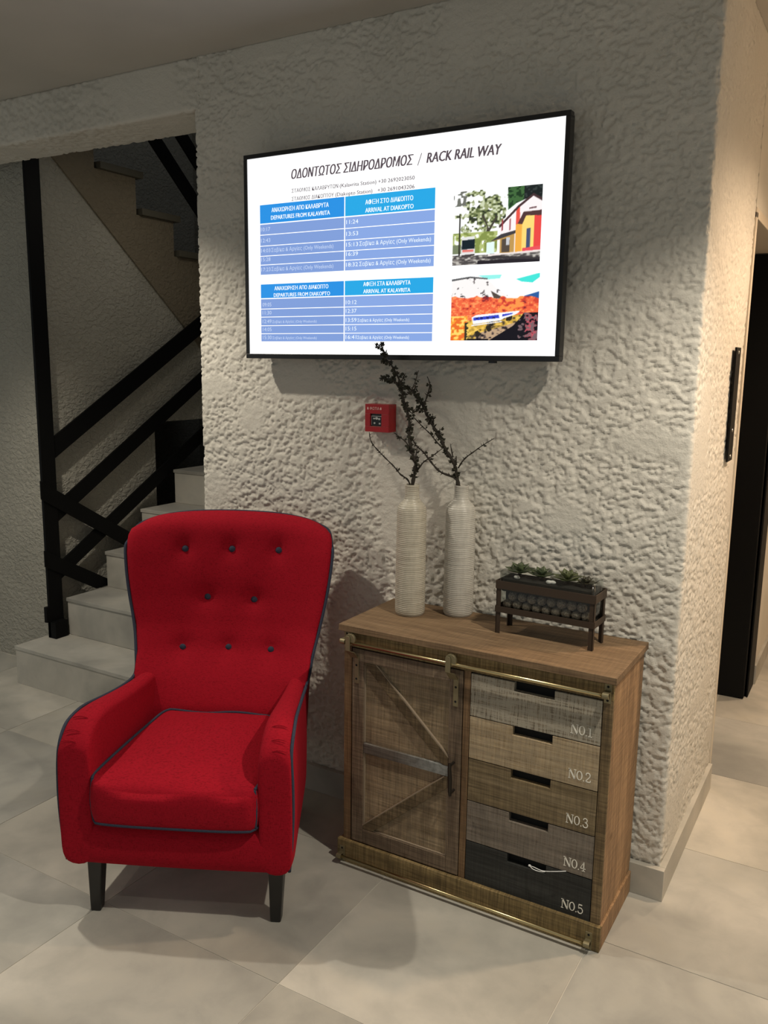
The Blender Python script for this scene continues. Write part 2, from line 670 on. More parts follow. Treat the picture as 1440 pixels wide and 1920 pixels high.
# stairwell walls
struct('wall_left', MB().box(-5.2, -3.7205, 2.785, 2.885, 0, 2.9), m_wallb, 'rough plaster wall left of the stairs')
# side wall under the upper flight; upper edge follows the flight
def zl(y): return 2.53-0.88*(y-2.94)
sw = MB()
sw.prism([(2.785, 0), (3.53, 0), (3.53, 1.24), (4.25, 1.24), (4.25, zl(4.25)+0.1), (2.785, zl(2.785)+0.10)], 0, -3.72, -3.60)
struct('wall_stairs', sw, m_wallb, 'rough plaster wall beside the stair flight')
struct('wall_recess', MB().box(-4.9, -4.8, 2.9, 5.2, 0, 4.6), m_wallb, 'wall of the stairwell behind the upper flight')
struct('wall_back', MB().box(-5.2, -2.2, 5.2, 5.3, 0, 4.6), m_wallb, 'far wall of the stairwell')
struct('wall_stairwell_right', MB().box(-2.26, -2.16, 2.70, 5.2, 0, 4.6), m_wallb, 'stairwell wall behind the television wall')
struct('ceiling_stairwell', MB().box(-5.2, -2.16, 2.45, 5.3, 4.6, 4.68), m_ceil, 'stairwell ceiling')
# upper stairwell front wall above the lintel (hides the sky)
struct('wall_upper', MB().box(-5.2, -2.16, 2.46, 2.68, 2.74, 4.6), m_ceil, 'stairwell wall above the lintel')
# corridor: opening, door, far wall
c2 = MB().box(-0.60, -0.447, 4.30, 5.9, 0, CEIL)
c2.box(-0.60, -0.447, 3.255, 4.30, 2.135, CEIL)
struct('wall_corridor', c2, m_wall, 'corridor wall around the black door')
struct('wall_end', MB().box(-0.6, 0.85, 5.9, 6.0, 0, CEIL), m_wall, 'end wall of the corridor')
struct('wall_right', MB().box(0.75, 0.85, 2.2, 5.9, 0, CEIL), m_wall, 'right wall of the corridor')
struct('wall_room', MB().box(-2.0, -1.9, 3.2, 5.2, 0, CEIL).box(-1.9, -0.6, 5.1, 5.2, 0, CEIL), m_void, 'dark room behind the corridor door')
struct('ceiling_room', MB().box(-2.0, -0.6, 2.72, 5.2, CEIL, CEIL+0.05), m_ceil, 'ceiling of the dark room')
struct('trim_2', MB().box(-0.60, -0.443, 3.258, 3.285, 0.0, 2.12).box(-0.60, -0.443, 3.258, 4.27, 2.10, 2.134), m_trimw, 'smooth pale door reveal', 0.002)
# black door and frame seen in the opening
d = empty('door_1', (0, 0, 0))
tag(d, 'black door in the corridor opening', kind='structure')
MB().box(-1.28, -0.455, 4.262, 4.30, 0.004, 2.095).build('door_leaf', m_blackdoor, d, bevel=0.003)
MB().box(-0.475, -0.440, 4.30, 4.50, 0.0, 2.10).build('door_frame', m_blackdoor, d, bevel=0.003)
# baseboards
m_base = mat_tile(); m_base.name = 'baseboard_tile'
BH = 0.10
def bevelbase(name, segs, label):
    mb = MB()
    for s in segs:
        mb.box(*s)
    return struct(name, mb, m_base, label, 0.0012)
bevelbase('baseboard_front', [(WX0+0.01, -0.433, 2.430, 2.452, 0, BH)], 'grey tile baseboard behind the armchair and cabinet')
bevelbase('baseboard_right', [(-0.452, -0.433, 2.4525, 3.25, 0, BH)], 'grey tile baseboard along the corridor side of the wall')
bevelbase('baseboard_corridor', [(-0.452, -0.433, 4.51, 5.88, 0, BH)], 'tile baseboard beyond the black door')

# ------------------------------------------------------------------ stairs
st = empty('staircase', (-2.89, 2.53, 0))
tag(st, 'grey tiled staircase rising behind the red armchair', 'staircase')
RI, GO = 0.1935, 0.2625
for k in range(8):
    y0 = 2.533+GO*k
    xl = -3.583 if k == 0 else -3.512
    xr = -2.262 if k else -2.262
    z1 = RI*(k+1)
    riser = MB().box(xl-(-2.89), xr-(-2.89), y0-2.53+0.006, y0-2.53+0.018, RI*k, z1-0.018)
    if k == 0:
        riser = MB().box(xl+2.89, xr+2.89, 0.006, 0.24, 0.0, z1-0.018)
    riser.build('riser', m_step, st, bevel=0.001)
    tr = MB().box(xl-0.004+2.89, xr+2.89, y0-2.53, y0-2.53+GO+0.006, z1-0.018, z1)
    tr.build('tread', m_step, st, bevel=0.0015)
# solid body below the steps, set back from the visible ends
body = [(2.545, 0)]
for k in range(8):
    y0 = 2.533+GO*k+0.02
    body += [(y0, RI*k if k else 0.0), (y0, RI*(k+1)-0.02)]
body += [(5.19, RI*8-0.02), (5.19, 0)]
body = [(a-2.53, b) for a, b in body[1:]]
MB().prism(body, 0, -3.505+2.89, -2.27+2.89).build('stair_body', m_wallb, st)
MB().box(-3.505+2.89, -2.27+2.89, 2.10, 2.66, RI*8, RI*8+0.02).build('landing', m_step, st)

# upper flight, seen from its side
uf = empty('upper_stair_flight', (-4.1, 3.2, 2.0))
tag(uf, 'upper stair flight seen through the opening, rising to the left', 'staircase')
UO = Vector((-4.1, 3.2, 2.0))
def ub(x0, x1, y0, y1, z0, z1): return MB().box(x0-UO.x, x1-UO.x, y0-UO.y, y1-UO.y, z0-UO.z, z1-UO.z)
saw = []
ks = list(range(-1, 6))
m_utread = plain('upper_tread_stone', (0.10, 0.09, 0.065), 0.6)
for k in ks:
    y0 = 3.185+0.276*k
    zt = 2.585-0.187*k
    saw.append((y0-0.02, zt-0.035))
    saw.append((y0+0.256, zt-0.035))
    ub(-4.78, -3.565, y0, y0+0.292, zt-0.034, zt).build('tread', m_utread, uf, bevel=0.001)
yl = saw[-1][0]
poly = saw+[(yl, zl(yl)), (saw[0][0], zl(saw[0][0]))]
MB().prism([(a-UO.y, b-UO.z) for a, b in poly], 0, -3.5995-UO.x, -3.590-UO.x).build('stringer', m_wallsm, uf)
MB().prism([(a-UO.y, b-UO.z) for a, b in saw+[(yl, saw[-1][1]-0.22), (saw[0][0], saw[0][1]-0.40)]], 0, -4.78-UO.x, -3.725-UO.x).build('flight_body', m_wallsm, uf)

# railing
rl = empty('stair_railing', (-3.54, 2.748, RI))
tag(rl, 'black flat steel stair railing with tall post and diagonal bars', 'railing')
RO = Vector((-3.54, 2.748, RI))
def bar(p, q, wdt, name='rail', th=0.012, x=-3.54, ext=0.0, zc=None):
    a = Vector((p[0], p[1])); b = Vector((q[0], q[1]))
    dd = (b-a).normalized()
    nn = Vector((-dd.y, dd.x))*wdt/2
    a = a-dd*ext
    pts = [a-nn, b-nn, b+nn, a+nn]
    if zc is not None:
        out = []
        for i in range(4):
            A, Bq = pts[i], pts[(i+1) % 4]
            if A.y >= zc: out.append(A)
            if (A.y >= zc) != (Bq.y >= zc):
                out.append(A+(Bq-A)*((zc-A.y)/(Bq.y-A.y)))
        pts, out = out, []
        for i in range(len(pts)):
            A, Bq = pts[i], pts[(i+1) % len(pts)]
            if A.x >= 2.690: out.append(A)
            if (A.x >= 2.690) != (Bq.x >= 2.690):
                out.append(A+(Bq-A)*((2.690-A.x)/(Bq.x-A.x)))
        pts = out
    MB().prism([(v.x-RO.y, v.y-RO.z) for v in pts], 0, x-th/2-RO.x, x+th/2-RO.x).build(name, m_black, rl, bevel=0.001)
MB().box(-0.008, 0.008, -0.041, 0.041, 0.0, 3.3).build('post', m_black, rl, bevel=0.001)
MB().box(-0.012, 0.045, -0.041, 0.036, 0.0, 0.085).build('base_bracket', m_black, rl, bevel=0.001)
def slopebar(y0, z0, y1, z1, wdt, **kw):
    bar((y0, z0), (y1, z1), wdt, **kw)
sl = (1.777-1.152)/(3.835-2.788)
slopebar(2.735, 1.152-sl*0.053, 4.6, 1.152+sl*(4.6-2.788), 0.092, x=-3.545)
sl = (1.47-0.830)/(3.853-2.795)
slopebar(2.735, 0.830-sl*0.06, 4.6, 0.830+sl*(4.6-2.795), 0.080, x=-3.545)
sl = (1.137-0.517)/(3.841-2.775)
slopebar(2.735, 0.517-sl*0.04, 4.6, 0.517+sl*(4.6-2.775), 0.075, x=-3.545)
def brace(y0, z0, y1, z1, wdt, zc):
    bar((y0, z0), (y1, z1), wdt, name='brace', x=-3.528, th=0.008, zc=zc)
brace(2.640, 0.986, 3.42, 0.50, 0.078, 3*RI+0.001)
brace(2.640, 0.639, 3.18, 0.325, 0.072, 2*RI+0.001)
MB().box(-0.010, 0.010, -0.062, -0.042, 0.085, 0.165).build('brace', m_black, rl, bevel=0.001)
# rails of the upper flight
ur = empty('upper_stair_railing', (-3.50, 3.7, 2.6))
tag(ur, 'black steel railing of the upper stair flight', 'railing')
def ubar(p, q, wdt):
    a = Vector(p); b = Vector(q)
    dd = (b-a).normalized(); nn = Vector((-dd.y, dd.x))*wdt/2
    pts = [a-nn, b-nn, b+nn, a+nn]
    MB().prism([(v.x-3.7, v.y-2.6) for v in pts], 0, -0.006, 0.006).build('rail', m_black, ur, bevel=0.001)
sl = -0.187/0.276*1.35
ubar((2.95, 2.73-sl*0.573), (4.6, 2.73+sl*1.077), 0.085)
ubar((2.95, 2.98-sl*0.573), (4.6, 2.98+sl*1.077), 0.085)
ubar((2.95, 3.23-sl*0.573), (4.6, 3.23+sl*1.077), 0.085)
MB().box(-0.008, 0.008, 0.92, 1.0, -1.6, 0.55).build('post', m_black, ur, bevel=0.001)

# ------------------------------------------------------------------ wall fixtures
# black metal strip on the corridor wall
ms = empty('metal_strip', (-0.438, 3.045, 1.47))
tag(ms, 'narrow black metal plate screwed upright to the corridor wall', 'wall plate')
MB().box(-0.002, 0.004, -0.045, 0.045, -0.188, 0.188).build('plate', m_black, ms, bevel=0.0008)
for zz in (-0.172, 0.172, -0.085):  # the last is a bright spot drawn like the screws
    MB().sphere((0.004, 0.0, zz), 0.006, 10, 6, (0.4, 1, 1)).build('screw', plain('steel_screw', (0.6, 0.6, 0.58), 0.3, 1.0) if zz == -0.172 else bpy.data.materials['steel_screw'], ms, True)

# fire alarm call point
fa = empty('fire_alarm', (-1.4375, 2.449, 1.413))
tag(fa, 'red square fire alarm call point on the plaster below the television', 'fire alarm')
m_fr = plain('red_alarm_plastic', (0.36, 0.010, 0.014), 0.35)
m_frd = plain('dark_glass', (0.012, 0.013, 0.014), 0.12)
fb = MB()
hw_, d0, d1 = 0.0455, 0.0, -0.049
# box with a recessed window
fb.box(-hw_, hw_, d1+0.010, d0, -0.0455, 0.0455)
fb.box(-hw_, hw_, d1, d1+0.0098, 0.014, 0.0455)
fb.box(-hw_, hw_, d1, d1+0.0098, -0.0455, -0.027)
fb.box(-hw_, -0.026, d1, d1+0.0098, -0.0268, 0.0138)
fb.box(0.017, hw_, d1, d1+0.0098, -0.0268, 0.0138)
fb.build('housing', m_fr, fa, bevel=0.0008)
MB().box(-0.0258, 0.0168, d1+0.0065, d1+0.0099, -0.0266, 0.0136).build('window', m_frd, fa)
gm = MB()
gm.box(-0.024, 0.015, d1+0.0055, d1+0.0064, 0.005, 0.0072)
gm.box(-0.024, -0.0228, d1+0.0055, d1+0.0064, -0.024, 0.005)
for (ax, az, s) in ((-0.014, -0.002, 0.0028), (-0.004, -0.001, 0.0045), (0.006, -0.003, 0.0035), (-0.012, -0.017, 0.003), (0.008, -0.018, 0.003)):
    gm.prism([(ax+s*math.cos(a)*1.3, az+s*math.sin(a)) for a in [k*PI/4 for k in range(8)]], 1, d1+0.0055, d1+0.0064)
gm.build('window_marking', plain('pale_print', (0.5, 0.52, 0.5), 0.5), fa)
gm = MB().box(-0.026, 0.017, d1-0.0006, d1+0.001, -0.0285, -0.0268)
gm.build('window_sill', plain('pink_plastic', (0.45, 0.12, 0.10), 0.4), fa)

# ------------------------------------------------------------------ text
def text_mesh(body, x0, x1, zb, zt, shear=0.0, bold=0.0, res=2, fitw=True):
    """text laid out in the x/z plane facing -y; capital height fills zb..zt; width fits x0..x1"""
    cu = bpy.data.curves.new('txt', 'FONT')
    cu.body = body
    cu.size = 1.0
    cu.shear = shear
    cu.resolution_u = res
    cu.fill_mode = 'FRONT'
    o = bpy.data.objects.new('txt', cu)
    COL.objects.link(o)
    dg = bpy.context.evaluated_depsgraph_get()
    me = bpy.data.meshes.new_from_object(o.evaluated_get(dg))
    bpy.data.objects.remove(o, do_unlink=True)
    n = len(me.vertices)
    co = np.zeros(n*3)
    me.vertices.foreach_get('co', co)
    co = co.reshape(-1, 3)
    cap = 0.727
    sz = (zt-zb)/cap
    mn, mx = co[:, 0].min(), co[:, 0].max()
    sx = (x1-x0)/(mx-mn) if fitw else sz*0.9
    out = np.zeros_like(co)
    out[:, 0] = x0+(co[:, 0]-mn)*sx
    out[:, 2] = zb+co[:, 1]*sz
    fs = [tuple(p.vertices) for p in me.polygons]
    bpy.data.meshes.remove(me)
    if bold > 0:
        sh = bold*(zt-zb)
        base = out
        fs0 = list(fs)
        for q in (-1, 1):
            c2_ = base.copy()
            c2_[:, 0] += q*sh
            fs += [tuple(i+len(out) for i in f) for f in fs0]
            out = np.concatenate([out, c2_])
    return out, fs

def add_text(name, items, y, mat, parent, origin=(0, 0, 0)):
    for it in items:
        v, f = text_mesh(*it[:5], **(it[5] if len(it) > 5 else {}))
        v[:, 1] = y
        v = v-np.array(origin)
        me = bpy.data.meshes.new(name)
        me.from_pydata(v.tolist(), [], f)
        me.update()
        link(name, me, mat, parent)

m_falab = plain('pink_lettering', (0.85, 0.55, 0.50), 0.5)
add_text('lettering', [('ΦΩΤΙΑ', -0.0270, 0.0095, 0.0268, 0.0362)], d1-0.0006, m_falab, fa)
for cx in (-0.0345, 0.0150):
    fl = MB().prism([(cx-0.0026, 0.0265+0.003), (cx, 0.0262), (cx+0.0024, 0.029), (cx+0.0022, 0.033), (cx-0.0002, 0.0368), (cx-0.0012, 0.034), (cx-0.0026, 0.0335)], 1, d1-0.0006, d1+0.001)
    fl.build('flame_symbol', m_falab, fa)

# ------------------------------------------------------------------ television
TY = 2.36
tv = empty('television', (-1.3825, TY, 1.60))
tag(tv, 'large wall mounted television showing a rack railway timetable', 'television')
TO = Vector((-1.3825, TY, 1.60))
TX0, TX1, TZ0, TZ1 = -1.951, -0.812, 1.602, 2.275
m_tvb = plain('black_television_plastic', (0.008, 0.008, 0.009), 0.35)
m_scr = mat_emit('lit_screen_white', (1.0, 1.0, 1.0), 1.15)
def tb(x0, x1, y0, y1, z0, z1): return (x0-TO.x, x1-TO.x, y0-TO.y, y1-TO.y, z0-TO.z, z1-TO.z)
BZ = 0.014
fr = MB()
fr.box(*tb(TX0, TX1, TY, TY+0.03, TZ1-BZ, TZ1))
fr.box(*tb(TX0, TX1, TY, TY+0.03, TZ0, TZ0+BZ+0.002))
fr.box(*tb(TX0, TX0+BZ, TY, TY+0.03, TZ0+BZ+0.002, TZ1-BZ))
fr.box(*tb(TX1-BZ, TX1, TY, TY+0.03, TZ0+BZ+0.002, TZ1-BZ))
fr.build('bezel', m_tvb, tv, bevel=0.0015)
MB().box(*tb(TX0+0.002, TX1-0.002, TY+0.012, TY+0.046, TZ0+0.002, TZ1-0.002)).build('rear_cover', m_tvb, tv, bevel=0.006)
MB().box(*tb(-1.55, -1.21, TY+0.046, TY+0.084, 1.80, 2.08)).build('wall_bracket', m_black, tv, bevel=0.002)
MB().box(*tb(-1.03, -1.01, TY+0.002, TY+0.02, TZ0-0.006, TZ0)).build('sensor', m_tvb, tv)
MB().box(*tb(TX0+BZ-0.001, TX1-BZ+0.001, TY+0.004, TY+0.010, TZ0+BZ+0.001, TZ1-BZ+0.001)).build('screen', m_scr, tv)
SY = TY+0.004
def flat(x0, x1, z0, z1, y, mb=None):
    mb = mb or MB()
    return mb.add([(x0-TO.x, y-TO.y, z0-TO.z), (x1-TO.x, y-TO.y, z0-TO.z), (x1-TO.x, y-TO.y, z1-TO.z), (x0-TO.x, y-TO.y, z1-TO.z)], [(0, 1, 2, 3)])
m_h1 = mat_emit('header_blue', s2l(42, 142, 222))
m_h2 = mat_emit('header_cyan', s2l(40, 164, 224))
m_r1 = mat_emit('row_blue', s2l(126, 155, 212))
m_r2 = mat_emit('row_blue_light', s2l(134, 164, 222))
m_tx = mat_emit('screen_grey_text', s2l(88, 78, 84))
m_tw = mat_emit('screen_white_text', s2l(240, 250, 255))
m_tw2 = mat_emit('screen_pale_text', s2l(196, 212, 240))
XA, XM, XB = -1.885, -1.5435, -1.221
def table(zt, zh, rows, zb):
    y = SY-0.0006
    gz = 0.0022
    flat(XA, XM-0.0018, zh+gz, zt, y).build('header_cell', m_h1, tv)
    flat(XM+0.0018, XB, zh+gz, zt, y).build('header_cell', m_h2, tv)
    ed = [zh]+rows+[zb]
    for k in range(5):
        flat(XA, XM-0.0018, ed[k+1]+gz/2, ed[k]-gz/2, y).build('table_cell', m_r1, tv)
        flat(XM+0.0018, XB, ed[k+1]+gz/2, ed[k]-gz/2, y).build('table_cell', m_r2, tv)
RA = [2.013, 1.977, 1.944, 1.915]
RB = [1.769, 1.742, 1.713, 1.686]
table(2.110, 2.048, RA, 1.882)
table(1.851, 1.803, RB, 1.659)
o3 = tuple(TO)
yt = SY-0.0012
add_text('heading', [('ΟΔΟΝΤΩΤΟΣ ΣΙΔΗΡΟΔΡΟΜΟΣ', -1.752, -1.298, 2.182, 2.212, {'shear': 0.22, 'bold': 0.045}),
                     ('/', -1.284, -1.268, 2.178, 2.214, {'shear': 0.22}),
                     ('RACK RAIL WAY', -1.252, -1.012, 2.182, 2.212, {'shear': 0.22, 'bold': 0.045})], yt, m_tx, tv, o3)
P_ = {'bold': 0.025}
add_text('phone_line', [('ΣΤΑΘΜΟΣ ΚΑΛΑΒΡΥΤΩΝ', -1.751, -1.569, 2.139, 2.151, P_), ('(Kalavrita Station)', -1.562, -1.427, 2.139, 2.151, P_), ('+30 2692023050', -1.420, -1.292, 2.139, 2.151, P_),
                         ('ΣΤΑΘΜΟΣ ΔΙΑΚΟΠΤΟΥ', -1.751, -1.585, 2.1135, 2.1255, P_), ('(Diakopto Station)', -1.579, -1.441, 2.1135, 2.1255, P_), ('+30 2691043206', -1.422, -1.292, 2.1135, 2.1255, P_)], yt, m_tx, tv, o3)
B = {'bold': 0.032}
add_text('header_text', [('ΑΝΑΧΩΡΗΣΗ ΑΠΟ ΚΑΛΑΒΡΥΤΑ', -1.835, -1.605, 2.084, 2.098, B), ('DEPARTURES FROM KALAVRITA', -1.838, -1.600, 2.060, 2.074, B),
                         ('ΑΦΙΞΗ ΣΤΟ ΔΙΑΚΟΠΤΟ', -1.466, -1.296, 2.080, 2.094, B), ('ARRIVAL AT DIAKOPTO', -1.466, -1.294, 2.056, 2.070, B),
                         ('ΑΝΑΧΩΡΗΣΗ ΑΠΟ ΔΙΑΚΟΠΤΟ', -1.826, -1.606, 1.830, 1.843, B), ('DEPARTURES FROM DIAKOPTO', -1.829, -1.599, 1.808, 1.821, B),
                         ('ΑΦΙΞΗ ΣΤΑ ΚΑΛΑΒΡΥΤΑ', -1.471, -1.300, 1.832, 1.845, B), ('ARRIVAL AT KALAVRITA', -1.471, -1.300, 1.810, 1.823, B)], yt, m_tw, tv, o3)
it1, it2 = [], []
WK = 'Σαβ/κα & Αργίες (Only Weekends)'
for k, (a, b_) in enumerate((('10:17', '11:24'), ('12:43', '13:53'), ('14:03', '15:13'), ('15:28', '16:39'), ('17:23', '18:32'))):
    z = ([2.048]+RA+[1.882])[k+1]+0.012
    it1.append((a, -1.881, -1.842, z, z+0.013))
    it2.append((b_, -1.537, -1.492, z+0.001, z+0.014))
    if k in (2, 4):
        it1.append((WK, -1.838, -1.586, z, z+0.013))
        it2.append((WK, -1.487, -1.232, z+0.001, z+0.014))
for k, (a, b_) in enumerate((('09:05', '10:12'), ('11:30', '12:37'), ('12:49', '13:59'), ('14:05', '15:15'), ('15:30', '16:41'))):
    z = ([1.803]+RB+[1.659])[k+1]+0.0085
    it1.append((a, -1.878, -1.840, z, z+0.013))
    it2.append((b_, -1.537, -1.496, z, z+0.013))
    if k in (2, 4):
        it1.append((WK, -1.836, -1.652, z, z+0.009))
        it2.append((WK, -1.492, -1.302, z, z+0.010))
add_text('departure_time', it1, yt, m_tw2, tv, o3)
add_text('arrival_time', it2, yt, m_tw, tv, o3)

# pictures on the screen, painted as coloured grids
def inpoly(X, Y, poly):
    ins = np.zeros(X.shape, bool)
    n = len(poly)
    j = n-1
    for i in range(n):
        xi, yi = poly[i]; xj, yj = poly[j]
        c = ((yi > Y) != (yj > Y)) & (X < (xj-xi)*(Y-yi)/((yj-yi) or 1e-9)+xi)
        ins ^= c
        j = i
    return ins
def nz2(X, Y, s, o=0):
    P = np.stack([X.ravel()*s+o, Y.ravel()*s+o*1.3, np.full(X.size, o*0.7+0.5)], 1)
    return vnoise(P).reshape(X.shape)
def picture1(X, Y):
    C = np.ones(X.shape+(3,))*np.array([252, 253, 252])
    def paint(mask, col): C[mask] = col
    n = nz2(X, Y, 14, 1)+0.7*nz2(X, Y, 34, 2)
    # far foliage and tree crown
    r = np.hypot((X-0.40)/0.33, (Y-0.30)/0.33)
    crown = (n > (r-0.55)*1.6-0.15) & (r < 1.15)
    g2 = nz2(X, Y, 40, 5)
    paint(crown, (150, 158, 112))
    paint(crown & (g2 > 0.1), (96, 108, 66))
    paint(crown & (g2 > 0.45), (52, 58, 44))
    paint(crown & (g2 < -0.35), (205, 212, 180))
    paint((X < 0.16) & (Y < 0.2) & (nz2(X, Y, 30, 9) > 0.15), (110, 112, 104))
    paint(inpoly(X, Y, [(0.37, 0.70), (0.40, 0.50), (0.33, 0.35), (0.36, 0.34), (0.42, 0.52), (0.50, 0.36), (0.52, 0.37), (0.43, 0.56), (0.42, 0.72)]), (70, 66, 56))
    m = inpoly(X, Y, [(0.62, 0), (1, 0), (1, 0.25), (0.88, 0.15), (0.72, 0.22), (0.63, 0.30)])
    paint(m, (66, 104, 60)); paint(m & (g2 > 0.15), (34, 60, 36)); paint(m & (X > 0.80), (30, 36, 36)); paint(m & (X > 0.80) & (g2 > 0.3), (54, 62, 60))
    bush = (Y > 0.56) & (Y < 0.84) & (X < 0.52)
    paint(bush & (n > -0.5), (178, 190, 120)); paint(bush & (n > 0.2), (132, 146, 76)); paint(bush & (X < 0.12) & (Y > 0.72), (120, 130, 100))
    # building
    paint(inpoly(X, Y, [(0.54, 0.48), (0.74, 0.24), (0.90, 0.12), (1.0, 0.19), (1.0, 0.86), (0.55, 0.86)]), (250, 240, 240))
    paint(inpoly(X, Y, [(0.72, 0.27), (0.76, 0.24), (0.77, 0.86), (0.72, 0.86)]), (230, 84, 72))
    paint(inpoly(X, Y, [(0.53, 0.50), (0.74, 0.25), (0.90, 0.11), (1.0, 0.18), (1.0, 0.22), (0.90, 0.145), (0.75, 0.28), (0.54, 0.53)]), (72, 52, 54))
    for x in (0.565, 0.65):
        paint(inpoly(X, Y, [(x, 0.42), (x+0.015, 0.41), (x+0.015, 0.56), (x, 0.57)]), (150, 60, 66))
    paint(inpoly(X, Y, [(0.44, 0.70), (0.55, 0.62), (0.71, 0.58), (0.71, 0.86), (0.55, 0.86), (0.55, 0.68)]), (190, 150, 84))
    paint(inpoly(X, Y, [(0.44, 0.70), (0.56, 0.61), (0.72, 0.57), (0.72, 0.61), (0.58, 0.66)]), (64, 62, 66))
    paint(inpoly(X, Y, [(0.57, 0.68), (0.66, 0.66), (0.66, 0.85), (0.57, 0.85)]), (84, 74, 66))
    paint(inpoly(X, Y, [(0.62, 0.66), (0.66, 0.66), (0.655, 0.76), (0.62, 0.76)]), (198, 200, 205))
    paint(inpoly(X, Y, [(0.72, 0.50), (0.80, 0.46), (0.80, 0.86), (0.72, 0.86)]), (240, 172, 70))
    paint(inpoly(X, Y, [(0.79, 0.40), (0.96, 0.36), (0.96, 0.86), (0.79, 0.86)]), (250, 216, 120))
    paint(inpoly(X, Y, [(0.92, 0.38), (1.0, 0.38), (1.0, 0.86), (0.92, 0.86)]), (232, 74, 70))
    paint(inpoly(X, Y, [(0.80, 0.81), (1.0, 0.79), (1.0, 0.86), (0.80, 0.86)]), (232, 84, 92))
    paint(inpoly(X, Y, [(0.84, 0.56), (0.885, 0.55), (0.885, 0.80), (0.84, 0.81)]), (72, 84, 116))
    paint(inpoly(X, Y, [(0.74, 0.49), (0.80, 0.34), (1.0, 0.33), (1.0, 0.40), (0.83, 0.39), (0.79, 0.50)]), (82, 56, 56))
    paint(inpoly(X, Y, [(0.86, 0.29), (0.94, 0.28), (0.94, 0.30), (0.86, 0.31)]), (110, 80, 84))
    # sign and person
    paint(inpoly(X, Y, [(0.40, 0.71), (0.49, 0.70), (0.49, 0.86), (0.40, 0.86)]), (226, 244, 240))
    # pole and train
    paint(inpoly(X, Y, [(0.075, 0.30), (0.088, 0.30), (0.092, 0.86), (0.075, 0.86)]), (44, 42, 36))
    paint(inpoly(X, Y, [(0.11, 0.62), (0.26, 0.61), (0.27, 0.90), (0.10, 0.90)]), (226, 226, 224))
    paint(inpoly(X, Y, [(0.115, 0.66), (0.265, 0.65), (0.265, 0.78), (0.11, 0.785)]), (24, 36, 44))
    paint(inpoly(X, Y, [(0.12, 0.79), (0.25, 0.79), (0.25, 0.82), (0.12, 0.82)]), (226, 120, 110))
    paint(inpoly(X, Y, [(0.11, 0.86), (0.265, 0.85), (0.265, 0.91), (0.11, 0.92)]), (56, 46, 48))
    gr = Y > 0.875-0.02*X
    gr |= (Y > 0.86) & (X < 0.1)
    g3 = nz2(X, Y*2.2, 30, 8)
    paint(gr, (128, 122, 118)); paint(gr & (g3 > 0.1), (78, 74, 74)); paint(gr & (g3 < -0.35), (190, 186, 178))
    paint(gr & (Y > 0.955-0.02*X) & (X > 0.3), (40, 36, 42))
    paint(inpoly(X, Y, [(0.25, 0.91), (0.5, 0.89), (1.0, 0.94), (1.0, 0.965), (0.5, 0.93)]), (60, 56, 58))
    paint(inpoly(X, Y, [(0.42, 0.87), (1.0, 0.84), (1.0, 0.865), (0.42, 0.89)]), (238, 226, 222))
    return C
